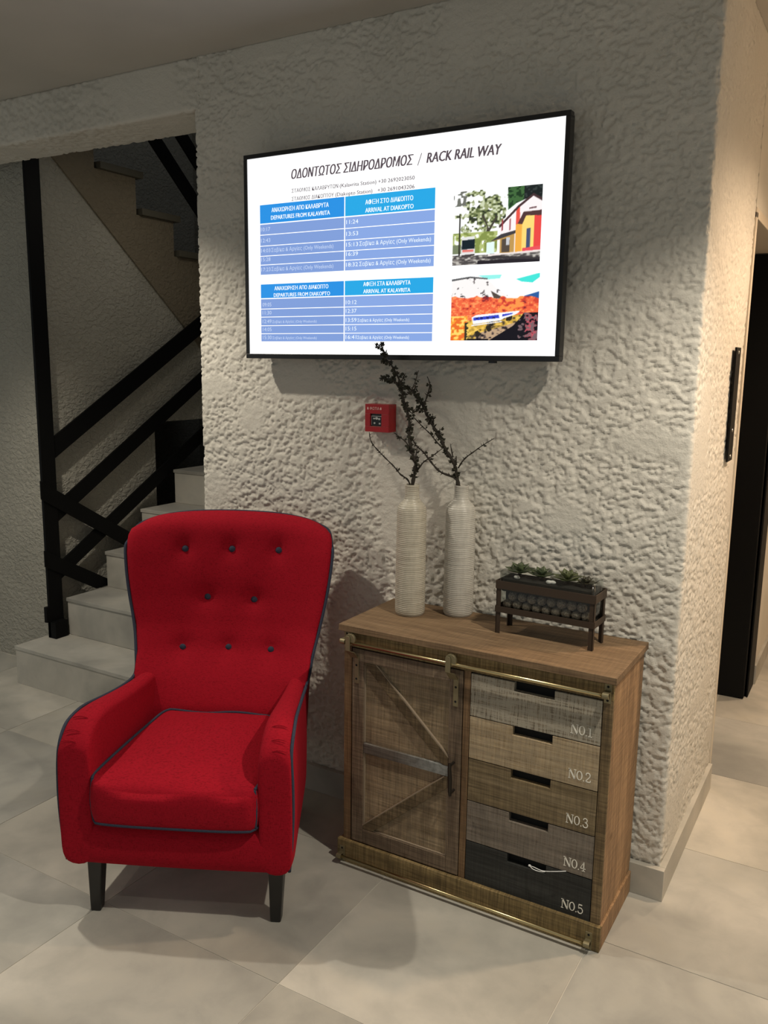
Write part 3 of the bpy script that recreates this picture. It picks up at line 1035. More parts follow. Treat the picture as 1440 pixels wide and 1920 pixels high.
def picture2(X, Y):
    C = np.ones(X.shape+(3,))*np.array([253, 254, 254])
    def paint(mask, col): C[mask] = col
    paint(inpoly(X, Y, [(0.30, 0.0), (0.58, 0.0), (0.56, 0.06), (0.42, 0.07)]), (150, 240, 232))
    paint(inpoly(X, Y, [(0.74, 0.08), (1.0, 0.0), (1.0, 0.06), (0.92, 0.14), (0.80, 0.12)]), (70, 226, 214))
    n = nz2(X, Y, 26, 3)+0.5*nz2(X, Y, 60, 4)
    mt = inpoly(X, Y, [(0, 0.05), (0.22, 0.02), (0.42, 0.06), (0.52, 0.20), (0.70, 0.36), (0, 0.36)])
    paint(mt, (246, 242, 240)); paint(mt & (n > 0.48), (120, 112, 112)); paint(mt & (n > 0.75), (52, 46, 52))
    paint(inpoly(X, Y, [(0, 0.05), (0.22, 0.015), (0.42, 0.05), (0.42, 0.07), (0.22, 0.04), (0, 0.08)]), (90, 90, 92))
    paint(inpoly(X, Y, [(0.46, 0.24), (0.62, 0.36), (0.50, 0.36)]), (84, 74, 66))
    paint(inpoly(X, Y, [(0.78, 0.38), (0.84, 0.33), (1.0, 0.27), (1.0, 0.38), (0.84, 0.42)]), (44, 92, 158))
    fo = (Y > 0.325+0.03*nz2(X, Y, 20, 6)+0.03*X) & (Y < 0.78-0.2*X)
    paint(fo, (238, 104, 66)); paint(fo & (n > 0.3), (206, 70, 52)); paint(fo & (n < -0.35), (250, 150, 92)); paint(fo & (n > 0.72), (130, 44, 50))
    paint(fo & (X > 0.55) & (X < 0.84) & (n < 0.1), (248, 150, 76))
    low = Y >= 0.72-0.14*X
    g = nz2(X, Y, 34, 12)+0.4*nz2(X, Y, 70, 13)
    paint(low, (210, 168, 66)); paint(low & (g > 0.15), (176, 146, 70)); paint(low & (g > 0.5), (84, 70, 52)); paint(low & (g < -0.3), (240, 200, 96))
    ll = (X < 0.2) & (Y > 0.62)
    paint(ll, (246, 160, 56)); paint(ll & (g > 0.15), (232, 110, 46)); paint(ll & (g < -0.3), (252, 214, 110))
    rk = (Y > 0.96-0.38*X+0.05) & (X > 0.3)
    paint(rk, (190, 160, 128)); paint(rk & (g > 0), (110, 92, 84)); paint(rk & (g > 0.35), (44, 38, 40))
    dk = inpoly(X, Y, [(0.45, 1), (0.62, 0.86), (0.72, 0.78), (0.80, 0.66), (0.84, 0.58), (1.0, 0.58), (1.0, 1)]) | ((Y > 0.97) & (X > 0.2) & (X < 0.45))
    paint(dk, (22, 20, 28)); paint(dk & (X > 0.86) & (g > 0.05), (190, 84, 96)); paint(dk & (X > 0.78) & (g > 0.4), (120, 96, 100))
    paint(inpoly(X, Y, [(0.17, 0.72), (0.21, 0.72), (0.22, 1.0), (0.17, 1.0)]) & (g > -0.3), (52, 50, 38))
    for cx, cy in ((0.32, 0.90), (0.45, 0.80), (0.48, 0.74), (0.68, 0.66)):
        paint(np.hypot((X-cx)/0.035, (Y-cy)/0.045)+0.4*g < 1, (46, 40, 32))
    # the blue and white train
    paint(inpoly(X, Y, [(0.25, 0.64), (0.30, 0.605), (0.58, 0.575), (0.79, 0.55), (0.79, 0.57), (0.74, 0.61), (0.62, 0.66), (0.58, 0.69), (0.27, 0.745)]), (244, 246, 252))
    paint(inpoly(X, Y, [(0.27, 0.645), (0.56, 0.605), (0.57, 0.655), (0.27, 0.69)]), (54, 70, 196))
    paint(inpoly(X, Y, [(0.60, 0.60), (0.72, 0.58), (0.71, 0.60), (0.60, 0.635)]), (54, 70, 196))
    for x in (0.30, 0.35, 0.42, 0.49):
        paint(inpoly(X, Y, [(x, 0.642), (x+0.03, 0.638), (x+0.03, 0.66), (x, 0.665)]), (24, 30, 90))
    paint(inpoly(X, Y, [(0.25, 0.755), (0.60, 0.70), (0.60, 0.715), (0.25, 0.775)]), (240, 236, 236))
    return C
def picture(name, fn, x0, x1, z0, z1, label, nxp=150, nyp=114):
    u = (np.arange(nxp*2)+0.5)/(nxp*2)
    v = (np.arange(nyp*2)+0.5)/(nyp*2)
    X, Y = np.meshgrid(u, v)
    C = fn(X, Y)/255.0
    C = C.reshape(nyp, 2, nxp, 2, 3).mean((1, 3))
    lin = np.where(C <= 0.04045, C/12.92, ((C+0.055)/1.055)**2.4)
    xs = np.linspace(x0, x1, nxp)-TO.x
    zs = np.linspace(z1, z0, nyp)-TO.z
    GX, GZ = np.meshgrid(xs, zs)
    P = np.stack([GX, np.full(GX.shape, SY-0.0006-TO.y), GZ], 2).reshape(-1, 3)
    idx = np.arange(nxp*nyp).reshape(nyp, nxp)
    F = np.stack([idx[1:, :-1], idx[1:, 1:], idx[:-1, 1:], idx[:-1, :-1]], 2).reshape(-1, 4)
    me = bpy.data.meshes.new(name)
    me.from_pydata(P.tolist(), [], F.tolist())
    me.update()
    ca = me.color_attributes.new('Col', 'FLOAT_COLOR', 'POINT')
    ca.data.foreach_set('color', np.concatenate([lin.reshape(-1, 3), np.ones((nxp*nyp, 1))], 1).astype(np.float32).ravel())
    o = link(name, me, m_pic, tv)
    o['label'] = label
m_pic = mat_picture('screen_picture')
picture('photograph', picture1, -1.159, -0.884, 1.8815, 2.0905, 'picture of a railcar at a red and yellow station')
picture('photograph', picture2, -1.1585, -0.8815, 1.662, 1.850, 'picture of a blue and white train among orange trees')

# ------------------------------------------------------------------ cabinet
CX, CY = -0.95, 2.28
cb = empty('cabinet', (CX, CY, 0))
tag(cb, 'rustic wooden cabinet with sliding barn door and five numbered drawers', 'cabinet')
def cbx(x0, x1, y0, y1, z0, z1, mb=None):
    return (mb or MB()).box(x0-CX, x1-CX, y0-CY, y1-CY, z0, z1)
brown = mat_wood('aged_brown_wood_side', (0.18, 0.108, 0.056), (0.29, 0.178, 0.095), (0.42, 0.265, 0.145), 'Z', 0.35, off=3.1)
topw = mat_wood('aged_brown_wood_top', (0.120, 0.076, 0.042), (0.185, 0.120, 0.068), (0.240, 0.162, 0.095), 'X', 0.2, off=1.3)
frw = mat_wood('olive_brown_wood_x', (0.110, 0.078, 0.036), (0.20, 0.145, 0.066), (0.29, 0.215, 0.105), 'X', 0.7, off=5.0)
frz = mat_wood('olive_brown_wood_z', (0.110, 0.076, 0.040), (0.19, 0.135, 0.072), (0.26, 0.185, 0.105), 'Z', 0.6, off=7.0)
redz = mat_wood('reddish_stile_wood', (0.10, 0.058, 0.030), (0.165, 0.100, 0.052), (0.22, 0.14, 0.075), 'Z', 0.3, off=8.0)
doorp = mat_wood('door_panel_wood', (0.150, 0.108, 0.062), (0.23, 0.172, 0.105), (0.31, 0.24, 0.155), 'X', 0.55, 0.25, (0.34, 0.27, 0.19), off=9.0)
doorf = mat_wood('door_frame_wood', (0.098, 0.070, 0.048), (0.155, 0.113, 0.078), (0.22, 0.166, 0.118), 'Z', 0.45, off=12.0)
doorfx = mat_wood('door_frame_wood_x', (0.098, 0.070, 0.048), (0.155, 0.113, 0.078), (0.22, 0.166, 0.118), 'X', 0.45, off=15.0)
bracw = mat_wood('door_brace_wood', (0.070, 0.049, 0.028), (0.115, 0.084, 0.048), (0.17, 0.128, 0.078), 'X', 0.6, off=17.0)
# the carcass
cbx(-1.385, -0.526, 2.098, 2.440, 0.779, 0.7995).build('top', topw, cb, bevel=0.0015)
cbx(-0.556, -0.536, 2.128, 2.436, 0.072, 0.779).build('side_panel', brown, cb, bevel=0.001)
cbx(-1.378, -1.358, 2.128, 2.436, 0.072, 0.779).build('side_panel', brown, cb, bevel=0.001)
cbx(-1.358, -0.556, 2.425, 2.432, 0.072, 0.779).build('back_panel', m_void, cb)
cbx(-1.358, -0.556, 2.25, 2.255, 0.075, 0.725).build('inner_void', m_void, cb)
cbx(-1.376, -0.536, 2.118, 2.128, 0.727, 0.779).build('top_rail', frw, cb, bevel=0.001)
cbx(-0.5625, -0.536, 2.118, 2.1279, 0.072, 0.727).build('stile', frz, cb, bevel=0.001)
cbx(-1.376, -1.349, 2.118, 2.1279, 0.072, 0.727).build('stile', redz, cb, bevel=0.001)
cbx(-0.966, -0.9455, 2.118, 2.1279, 0.072, 0.727).build('divider', redz, cb, bevel=0.001)
cbx(-0.962, -0.9475, 2.1279, 2.25, 0.072, 0.727).build('inner_partition', m_void, cb)
cbx(-1.392, -0.530, 2.106, 2.122, 0.0, 0.076).build('plinth', frw, cb, bevel=0.002)
cbx(-0.550, -0.5298, 2.122, 2.438, 0.0, 0.071).build('plinth', brown, cb, bevel=0.002)
cbx(-1.392, -1.372, 2.122, 2.438, 0.0, 0.071).build('plinth', brown, cb, bevel=0.002)
cbx(-1.370, -0.552, 2.13, 2.43, 0.055, 0.071).build('bottom', brown, cb)
# barn door
dr = MB()
DX0, DX1, DZ0, DZ1 = -1.345, -0.9685, 0.080, 0.724
door = cbx(-1.318, -0.995, 2.126, 2.136, 0.105, 0.705).build('door', doorp, cb)
door['label'] = 'brown barn door with Z braces'
def dp(name, mb, mat, bev=0.0012):
    return mb.build(name, mat, door, bevel=bev)
dp('stile', cbx(DX0, -1.304, 2.116, 2.134, DZ0, DZ1), doorf)
dp('stile', cbx(-1.008, DX1, 2.116, 2.134, DZ0, DZ1), doorf)
dp('rail', cbx(-1.3035, -1.0085, 2.116, 2.134, 0.684, DZ1), doorfx)
dp('rail', cbx(-1.3035, -1.0085, 2.116, 2.134, DZ0, 0.127), doorfx)
mr = mat_wood('grey_rail_wood', (0.070, 0.058, 0.050), (0.11, 0.094, 0.082), (0.20, 0.19, 0.18), 'X', 0.3, off=21.0)
def galv(m):
    t = m.node_tree
    b = t.nodes['Principled BSDF']
    old = b.inputs['Base Color'].links[0].from_socket
    tc = N(t, 'ShaderNodeTexCoord')
    sx = N(t, 'ShaderNodeSeparateXYZ')
    t.links.new(tc.outputs['Object'], sx.inputs[0])
    mr_ = N(t, 'ShaderNodeMapRange')
    setin(mr_, From_Min=-0.24, From_Max=-0.10)
    t.links.new(sx.outputs['X'], mr_.inputs['Value'])
    n = noise(t, coords(t, (60, 60, 60)), 1.0, 4)
    g_ = ramp(t, n, [(0.35, (0.15, 0.155, 0.145)), (0.6, (0.27, 0.275, 0.26))])
    t.links.new(mix(t, mr_.outputs[0], old, g_), b.inputs['Base Color'])
galv(mr)
q = dp('middle_rail', cbx(-1.3035, -1.0085, 2.117, 2.1255, 0.387, 0.420), mr)
q['label'] = 'grey worn middle rail'
def dbrace(p0, p1, wd):
    a = Vector(p0); b_ = Vector(p1)
    dd = (b_-a).normalized(); nn = Vector((-dd.y, dd.x))*wd/2
    # clipped to the panel by ending on vertical lines at both ends
    def at(x, off):
        s = (x-a.x-nn.x*off)/dd.x
        return (x, a.y+nn.y*off+dd.y*s)
    pts = [at(a.x, -1), at(b_.x, -1), at(b_.x, 1), at(a.x, 1)]
    lo, hi = min(a.y, b_.y), max(a.y, b_.y)
    return pts
def clip(poly, zlo, zhi):
    def cl(P, keep, val):
        out = []
        for i in range(len(P)):
            A, Bq = P[i], P[(i+1) % len(P)]
            ka, kb = keep(A[1]), keep(Bq[1])
            if ka: out.append(A)
            if ka != kb:
                s = (val-A[1])/(Bq[1]-A[1])
                out.append((A[0]+(Bq[0]-A[0])*s, val))
        return out
    poly = cl(poly, lambda z: z >= zlo, zlo)
    return cl(poly, lambda z: z <= zhi, zhi)
BRACE_EDGES = []
for p0, p1, lo, hi in (((-1.3033, 0.700), (-1.0087, 0.425), 0.4205, 0.6835), ((-1.3033, 0.118), (-1.0087, 0.372), 0.1275, 0.3865)):
    pts = clip(dbrace(p0, p1, 0.032), lo, hi)
    dp('brace', MB().prism([(x-CX, z) for x, z in pts], 1, 2.1165-CY, 2.1262-CY), bracw, 0.0012)
    # edge highlight painted as a pale strip on the brace's right-hand edge
    a_, b2 = Vector(p0), Vector(p1)
    d_ = (b2-a_).normalized(); n_ = Vector((-d_.y, d_.x))
    e1 = clip(dbrace(tuple(a_+n_*0.0172), tuple(b2+n_*0.0172), 0.0034), lo, hi)
    BRACE_EDGES.append([(x-CX, z) for x, z in e1])
# pale strips: painted brace highlights and moulding edges inside the door frame
m_edgehl = plain('pale_edge_highlight', (0.26, 0.20, 0.14), 0.7)
sd = MB()
for e1 in BRACE_EDGES:
    sd.prism(e1, 1, 2.1175-CY, 2.1262-CY)
for z0, z1 in ((0.422, 0.683), (0.128, 0.3855)):
    sd.box(-1.3040-CX, -1.3005-CX, 2.1205-CY, 2.127-CY, z0, z1)
    sd.box(-1.0118-CX, -1.0083-CX, 2.1205-CY, 2.127-CY, z0, z1)
sd.box(-1.3-CX, -1.012-CX, 2.1205-CY, 2.127-CY, 0.1275, 0.1300)
dp('edge_strip', sd, m_edgehl, 0)
# handle of the door
hd = MB()
hd.tube([(-0.990-CX, 2.090-CY, 0.446), (-0.990-CX, 2.088-CY, 0.43), (-0.9885-CX, 2.091-CY, 0.395), (-0.987-CX, 2.088-CY, 0.360), (-0.987-CX, 2.090-CY, 0.345)], [0.0045, 0.006, 0.0065, 0.006, 0.0045], 8)
hd.tube([(-0.990-CX, 2.090-CY, 0.438), (-0.990-CX, 2.117-CY, 0.438)], 0.004, 8)
hd.tube([(-0.987-CX, 2.090-CY, 0.352), (-0.987-CX, 2.117-CY, 0.352)], 0.004, 8)
dp('handle', hd, m_iron, 0)
# drawers
dw = [
    ('grey_washed_drawer', mat_wood('drawer_wood_grey_white', (0.13, 0.105, 0.075), (0.21, 0.175, 0.13), (0.30, 0.26, 0.20), 'X', 0.6, 0.7, (0.44, 0.40, 0.32), off=31.0), 'whitewashed worn drawer front'),
    ('pale_drawer', mat_wood('drawer_wood_pale', (0.23, 0.165, 0.095), (0.34, 0.255, 0.155), (0.44, 0.34, 0.22), 'X', 0.4, 0.3, (0.50, 0.42, 0.30), off=37.0), 'pale yellow brown drawer front'),
    ('olive_drawer', mat_wood('drawer_wood_olive', (0.120, 0.088, 0.048), (0.185, 0.140, 0.080), (0.25, 0.195, 0.12), 'X', 0.4, off=41.0), 'olive brown drawer front'),
    ('grey_brown_drawer', mat_wood('drawer_wood_greybrown', (0.095, 0.076, 0.060), (0.15, 0.122, 0.098), (0.21, 0.176, 0.145), 'X', 0.45, 0.25, (0.28, 0.25, 0.21), off=47.0), 'grey brown drawer front'),
    ('black_drawer', mat_wood('drawer_wood_black', (0.018, 0.019, 0.018), (0.028, 0.029, 0.028), (0.040, 0.041, 0.039), 'X', 0.3, off=53.0), 'black painted drawer front')]
ZE = [0.7235, 0.594, 0.4635, 0.332, 0.2035, 0.0735]
GL = {
 'N': [([(0.02, 0), (0.02, 1)], .06), ([(0.62, 0), (0.62, 1)], .06), ([(0.03, 1), (0.61, 0)], .16), ([(-0.10, 1), (0.14, 1)], .06), ([(0.48, 1), (0.74, 1)], .06), ([(-0.10, 0), (0.16, 0)], .06)],
 '1': [([(0.22, 0), (0.22, 1)], .14), ([(0.02, 0.84), (0.22, 0.98)], .07), ([(0.0, 0.0), (0.44, 0.0)], .07)],
 '2': [([(0.04, 0.72), (0.06, 0.90), (0.22, 1.0), (0.40, 0.96), (0.50, 0.80), (0.46, 0.60), (0.28, 0.38), (0.06, 0.12), (0.04, 0.02)], .10), ([(0.02, 0.05), (0.30, 0.02), (0.52, 0.05), (0.56, 0.24)], .10)],
 '3': [([(0.04, 0.78), (0.10, 0.94), (0.26, 1.0), (0.42, 0.94), (0.48, 0.78), (0.40, 0.60), (0.20, 0.54)], .09), ([(0.20, 0.54), (0.44, 0.48), (0.54, 0.30), (0.50, 0.12), (0.36, 0.0), (0.18, 0.0), (0.05, 0.08), (0.02, 0.24)], .10)],
 '4': [([(0.38, 0), (0.38, 1)], .12), ([(0.38, 0.98), (0.0, 0.30)], .06), ([(0.0, 0.28), (0.60, 0.28)], .07), ([(0.20, 0), (0.54, 0)], .06)],
 '5': [([(0.08, 0.98), (0.48, 0.98)], .11), ([(0.08, 0.98), (0.06, 0.54)], .06), ([(0.06, 0.54), (0.22, 0.64), (0.42, 0.60), (0.54, 0.42), (0.52, 0.20), (0.38, 0.02), (0.18, 0.0), (0.05, 0.08), (0.02, 0.22)], .10)]}
def stroke(mb, pts, wd, y0, y1, fx, fz):
    # separate short pieces, each mitred to the next
    P = [Vector(p) for p in pts]
    L, Rr = [], []
    for i, p in enumerate(P):
        dd = (P[min(i+1, len(P)-1)]-P[max(i-1, 0)]).normalized()
        nn = Vector((-dd.y, dd.x))*wd/2
        L.append(p+nn); Rr.append(p-nn)
    for i in range(len(P)-1):
        q = [L[i], L[i+1], Rr[i+1], Rr[i]]
        mb.prism([(fx(v.x), fz(v.y)) for v in q], 1, y0, y1)
def number_mesh(dig, x0, zb, h):
    mb = MB()
    wd = 0.033
    yy0, yy1 = 2.1174-CY, 2.1181-CY
    def put(strokes, ox, sx, dz=0.0, sc=1.0):
        for pts, w_ in strokes:
            stroke(mb, pts, w_, yy0, yy1, lambda v: x0-CX+ox+v*sx, lambda v: zb+dz+v*h*sc)
    put(GL['N'], 0.002, 0.026)
    # O
    n = 18
    pts = []
    for k in range(n):
        a0 = 2*PI*k/n; a1 = 2*PI*(k+1)/n
        def pr(a, s): return (x0-CX+0.0305+math.cos(a)*0.0085*s[0], zb+h/2+math.sin(a)*h/2*s[1])
        mb.prism([pr(a0, (1, 1)), pr(a1, (1, 1)), pr(a1, (0.62, 0.88)), pr(a0, (0.62, 0.88))], 1, yy0, yy1)
    mb.prism([(x0-CX+0.0425+0.0016*math.cos(a), zb+0.0012+0.0018*math.sin(a)) for a in [k*PI/4 for k in range(8)]], 1, yy0, yy1)
    put(GL[dig], 0.0475, 0.0245)
    return mb
for k in range(5):
    nm, mt, lb = dw[k]
    zt, zb = ZE[k]-0.0015, ZE[k+1]+0.0010
    x0, x1 = -0.9435, -0.5645
    n0, n1, nd = -0.8125, -0.6955, 0.0262
    poly = [(x0, zb), (x1, zb), (x1, zt), (n1, zt), (n1, zt-nd), (n0, zt-nd), (n0, zt), (x0, zt)]
    dro = MB().prism([(a-CX, b_) for a, b_ in poly], 1, 2.1182-CY, 2.137-CY).build('drawer', mt, cb, bevel=0.0012)
    dro['label'] = lb
    cbx(n0-0.01, n1+0.01, 2.1375, 2.139, zt-nd-0.01, zt).build('finger_slot', m_void, dro)
    zt_ = [0.6145, 0.4845, 0.352, 0.222, 0.0925][k]
    number_mesh(str(k+1), -0.6455, zt_, 0.0265).build('number', m_white, dro)
# rods
def rod(z, y, x0, x1, name):
    o = MB().tube([(x0-CX, y-CY, z), (x1-CX, y-CY, z)], 0.0052, 16).build(name, m_brass, cb, smooth=True)
    return o
def bracket(x, z0, z1, zr, y, yface, side):
    mb = MB()
    mb.box(x-0.0095-CX, x+0.0095-CX, yface-0.0022-CY, yface-CY, z0, z1)
    o = mb.build('rod_bracket', m_brassd, cb, bevel=0.0008)
    # saddle that holds the rod end
    s = MB()
    s.tube([(x-0.008-CX, y-CY, zr), (x+0.0085-CX, y-CY, zr)], 0.0085, 14)
    s.box(x-0.008-CX, x+0.0085-CX, y-CY, yface-0.002-CY, zr-0.007, zr+0.007)
    s.build('saddle', m_brassd, o)
    for zz in (z0+0.008, z1-0.008):
        MB().tube([(x-CX, yface-0.0026-CY, zz), (x-CX, yface-0.0008-CY, zz)], 0.0035, 10).build('screw', m_void, o)
rod(0.7475, 2.095, -1.378, -0.546, 'sliding_rail')
bracket(-1.366, 0.722, 0.775, 0.7475, 2.095, 2.118, -1)
bracket(-0.5515, 0.7195, 0.7735, 0.7475, 2.095, 2.118, 1)
rod(0.0280, 2.087, -1.375, -0.556, 'lower_rail')
bracket(-1.372, 0.002, 0.055, 0.0280, 2.087, 2.106, -1)
bracket(-0.5600, 0.002, 0.055, 0.0280, 2.087, 2.106, 1)
for xw, xs in ((-1.339, -1.3285), (-0.998, -0.9890)):
    wl = MB()
    wl.tube([(xw-CX, 2.0905-CY, 0.7585), (xw-CX, 2.0995-CY, 0.7585)], 0.0175, 24)
    h = wl.build('door_hanger', m_brassd, cb, bevel=0.001)
    s = MB()
    x0, x1 = xw-0.014-CX, xw+0.002-CX
    s.prism([(x0, 0.762), (x0+0.003, 0.769), (x1-0.003, 0.769), (x1, 0.762), (x1, 0.722), (x0, 0.722)], 1, 2.086-CY, 2.0895-CY)
    s.prism([(2.086-CY, 0.722), (2.0895-CY, 0.722), (2.116-CY, 0.700), (2.116-CY, 0.694), (2.113-CY, 0.694)], 0, x0+0.002, xs+0.007-CX)
    s.build('strap', m_brassd, h, bevel=0.0006)
    p_ = MB()
    p_.box(xs-0.008-CX, xs+0.008-CX, 2.1128-CY, 2.1158-CY, 0.613, 0.700)
    p_.build('strap_plate', m_brassd, h, bevel=0.0008)
    for zz in (0.628, 0.672):
        MB().tube([(xs-CX, 2.1124-CY, zz), (xs-CX, 2.1140-CY, zz)], 0.0036, 10).build('screw', m_void, h)
# white cable tie hanging out of the lowest slot
zp = [(-0.742, 2.113, 0.190), (-0.728, 2.106, 0.1945), (-0.708, 2.100, 0.196), (-0.69, 2.098, 0.1985), (-0.660, 2.098, 0.208), (-0.632, 2.100, 0.2175)]
zb_ = [(-0.742, 2.113, 0.190), (-0.728, 2.104, 0.1890), (-0.708, 2.099, 0.1915), (-0.69, 2.097, 0.1975)]
zt_o = empty('cable_tie', (-0.742, 2.113, 0.190))
tag(zt_o, 'thin white plastic loop hanging out of the black bottom drawer', 'cable tie')
zm = MB()
zm.tube([(a+0.742, b_-2.113, c-0.190) for a, b_, c in spline(zp, 5)], 0.0012, 6)
zm.tube([(a+0.742, b_-2.113, c-0.190) for a, b_, c in spline(zb_, 5)], 0.0012, 6)
zm.build('strap', m_zip, zt_o, smooth=True)
MB().box(-0.003, 0.003, -0.002, 0.003, -0.002, 0.002).build('tie_head', m_zip, zt_o, bevel=0.0006)

# ------------------------------------------------------------------ vases
def mat_glaze(name, c1, c2):
    m, t, b = nt(name)
    v = coords(t, (4, 4, 60))
    n = noise(t, v, 3.0, 5, 0.65)
    v2 = coords(t, (90, 90, 14))
    n2 = noise(t, v2, 1.0, 4, 0.6)
    c = ramp(t, n, [(0.35, c1), (0.65, c2)])
    k = ramp(t, n2, [(0.35, (0.86, 0.85, 0.83)), (0.6, (1.06, 1.05, 1.04))])
    c = mix(t, 0.6, c, k, 'MULTIPLY')
    t.links.new(c, b.inputs['Base Color'])
    b.inputs['Roughness'].default_value = 0.38
    b.inputs['Specular IOR Level'].default_value = 0.45
    wv = N(t, 'ShaderNodeTexWave', wave_type='BANDS', bands_direction='Z')
    setin(wv, Scale=52.0, Distortion=2.0, Detail=2.0)
    vz = coords(t)
    t.links.new(vz, wv.inputs['Vector'])
    bump(t, b, wv.outputs['Fac'], 0.0010, 0.6)
    return m
m_glaze = mat_glaze('cream_crackle_glaze', (0.40, 0.36, 0.285), (0.53, 0.485, 0.395))
m_glaze2 = mat_glaze('pale_grey_glaze', (0.44, 0.41, 0.36), (0.56, 0.53, 0.465))
m_rawc = plain('unglazed_clay', (0.20, 0.15, 0.10), 0.8)
def vase(x, y, label, mat):
    e = empty('vase', (x, y, 0.7995))
    tag(e, label, 'vase', 'tall ceramic vases on the cabinet')
    prof = [(0.0445, 0.002), (0.0470, 0.006), (0.0482, 0.020), (0.0480, 0.10), (0.0476, 0.22), (0.0468, 0.325), (0.0462, 0.340), (0.0440, 0.350), (0.036, 0.3605), (0.0275, 0.369), (0.0238, 0.376), (0.0228, 0.384), (0.0226, 0.400), (0.0228, 0.415), (0.0235, 0.418), (0.0225, 0.4195), (0.0190, 0.4185), (0.0185, 0.40), (0.0185, 0.37), (0.030, 0.345), (0.040, 0.32)]
    MB().lathe(prof, 0, 0, 48).build('body', mat, e, True)
    MB().lathe([(0.0440, 0.0), (0.0445, 0.003)], 0, 0, 40).build('foot_ring', m_rawc, e)
    return e
V1 = (-1.2535, 2.314)
V2 = (-1.1200, 2.392)
vase(V1[0], V1[1], 'tall cream ceramic bottle vase, the left and nearer one on the cabinet', m_glaze)
vase(V2[0], V2[1], 'tall paler grey ceramic bottle vase, the right one near the wall', m_glaze2)

# ------------------------------------------------------------------ branches
m_bark = plain('dark_dry_bark', (0.028, 0.021, 0.014), 0.85)
m_bud = plain('dry_olive_brown_leaf', (0.030, 0.028, 0.015), 0.85)
LB = {'main': [(-1.252, 1.219), (-1.239, 1.278), (-1.25, 1.324), (-1.264, 1.366), (-1.266, 1.41), (-1.276, 1.461), (-1.285, 1.489), (-1.291, 1.516), (-1.311, 1.552), (-1.33, 1.582), (-1.348, 1.606), (-1.358, 1.634), (-1.367, 1.649)],
 'tip': [(-1.361, 1.643), (-1.388, 1.641)],
 'leftlow': [(-1.266, 1.221), (-1.292, 1.249), (-1.317, 1.272), (-1.358, 1.307), (-1.392, 1.343), (-1.403, 1.375)],
 'knob': [(-1.254, 1.324), (-1.272, 1.35), (-1.301, 1.367), (-1.319, 1.377)],
 'rightlow': [(-1.235, 1.263), (-1.211, 1.292), (-1.184, 1.31), (-1.144, 1.34)],
 'up2': [(-1.291, 1.507), (-1.322, 1.537), (-1.344, 1.544), (-1.369, 1.542)],
 'up3': [(-1.286, 1.495), (-1.265, 1.501), (-1.251, 1.526), (-1.238, 1.571)],
 'up4': [(-1.274, 1.458), (-1.256, 1.441), (-1.248, 1.45)],
 'tw': [(-1.246, 1.293), (-1.236, 1.309), (-1.231, 1.344)],
 'u5': [(-1.297, 1.537), (-1.283, 1.562)],
 'u6': [(-1.337, 1.597), (-1.37, 1.6)]}
RBR = {'main': [(-1.135, 1.217), (-1.14, 1.258), (-1.15, 1.293), (-1.177, 1.326), (-1.195, 1.353), (-1.221, 1.387), (-1.244, 1.427), (-1.259, 1.458), (-1.281, 1.483), (-1.311, 1.51), (-1.348, 1.525), (-1.374, 1.534)],
 'low': [(-1.139, 1.227), (-1.189, 1.258), (-1.226, 1.291), (-1.248, 1.312), (-1.281, 1.335), (-1.3, 1.36), (-1.319, 1.375)],
 'right': [(-1.132, 1.272), (-1.11, 1.302), (-1.077, 1.329), (-1.051, 1.349), (-1.017, 1.371)],
 'mid': [(-1.188, 1.331), (-1.213, 1.349), (-1.235, 1.37), (-1.265, 1.394), (-1.294, 1.422)],
 'up': [(-1.259, 1.458), (-1.249, 1.487), (-1.243, 1.525), (-1.252, 1.552)],
 'sp': [(-1.15, 1.305), (-1.164, 1.346)], 'sp2': [(-1.141, 1.281), (-1.138, 1.309)],
 'u4': [(-1.225, 1.402), (-1.226, 1.437)], 'u5': [(-1.259, 1.452), (-1.293, 1.447)],
 'u6': [(-1.296, 1.507), (-1.293, 1.53)], 'u7': [(-1.203, 1.365), (-1.204, 1.391)]}
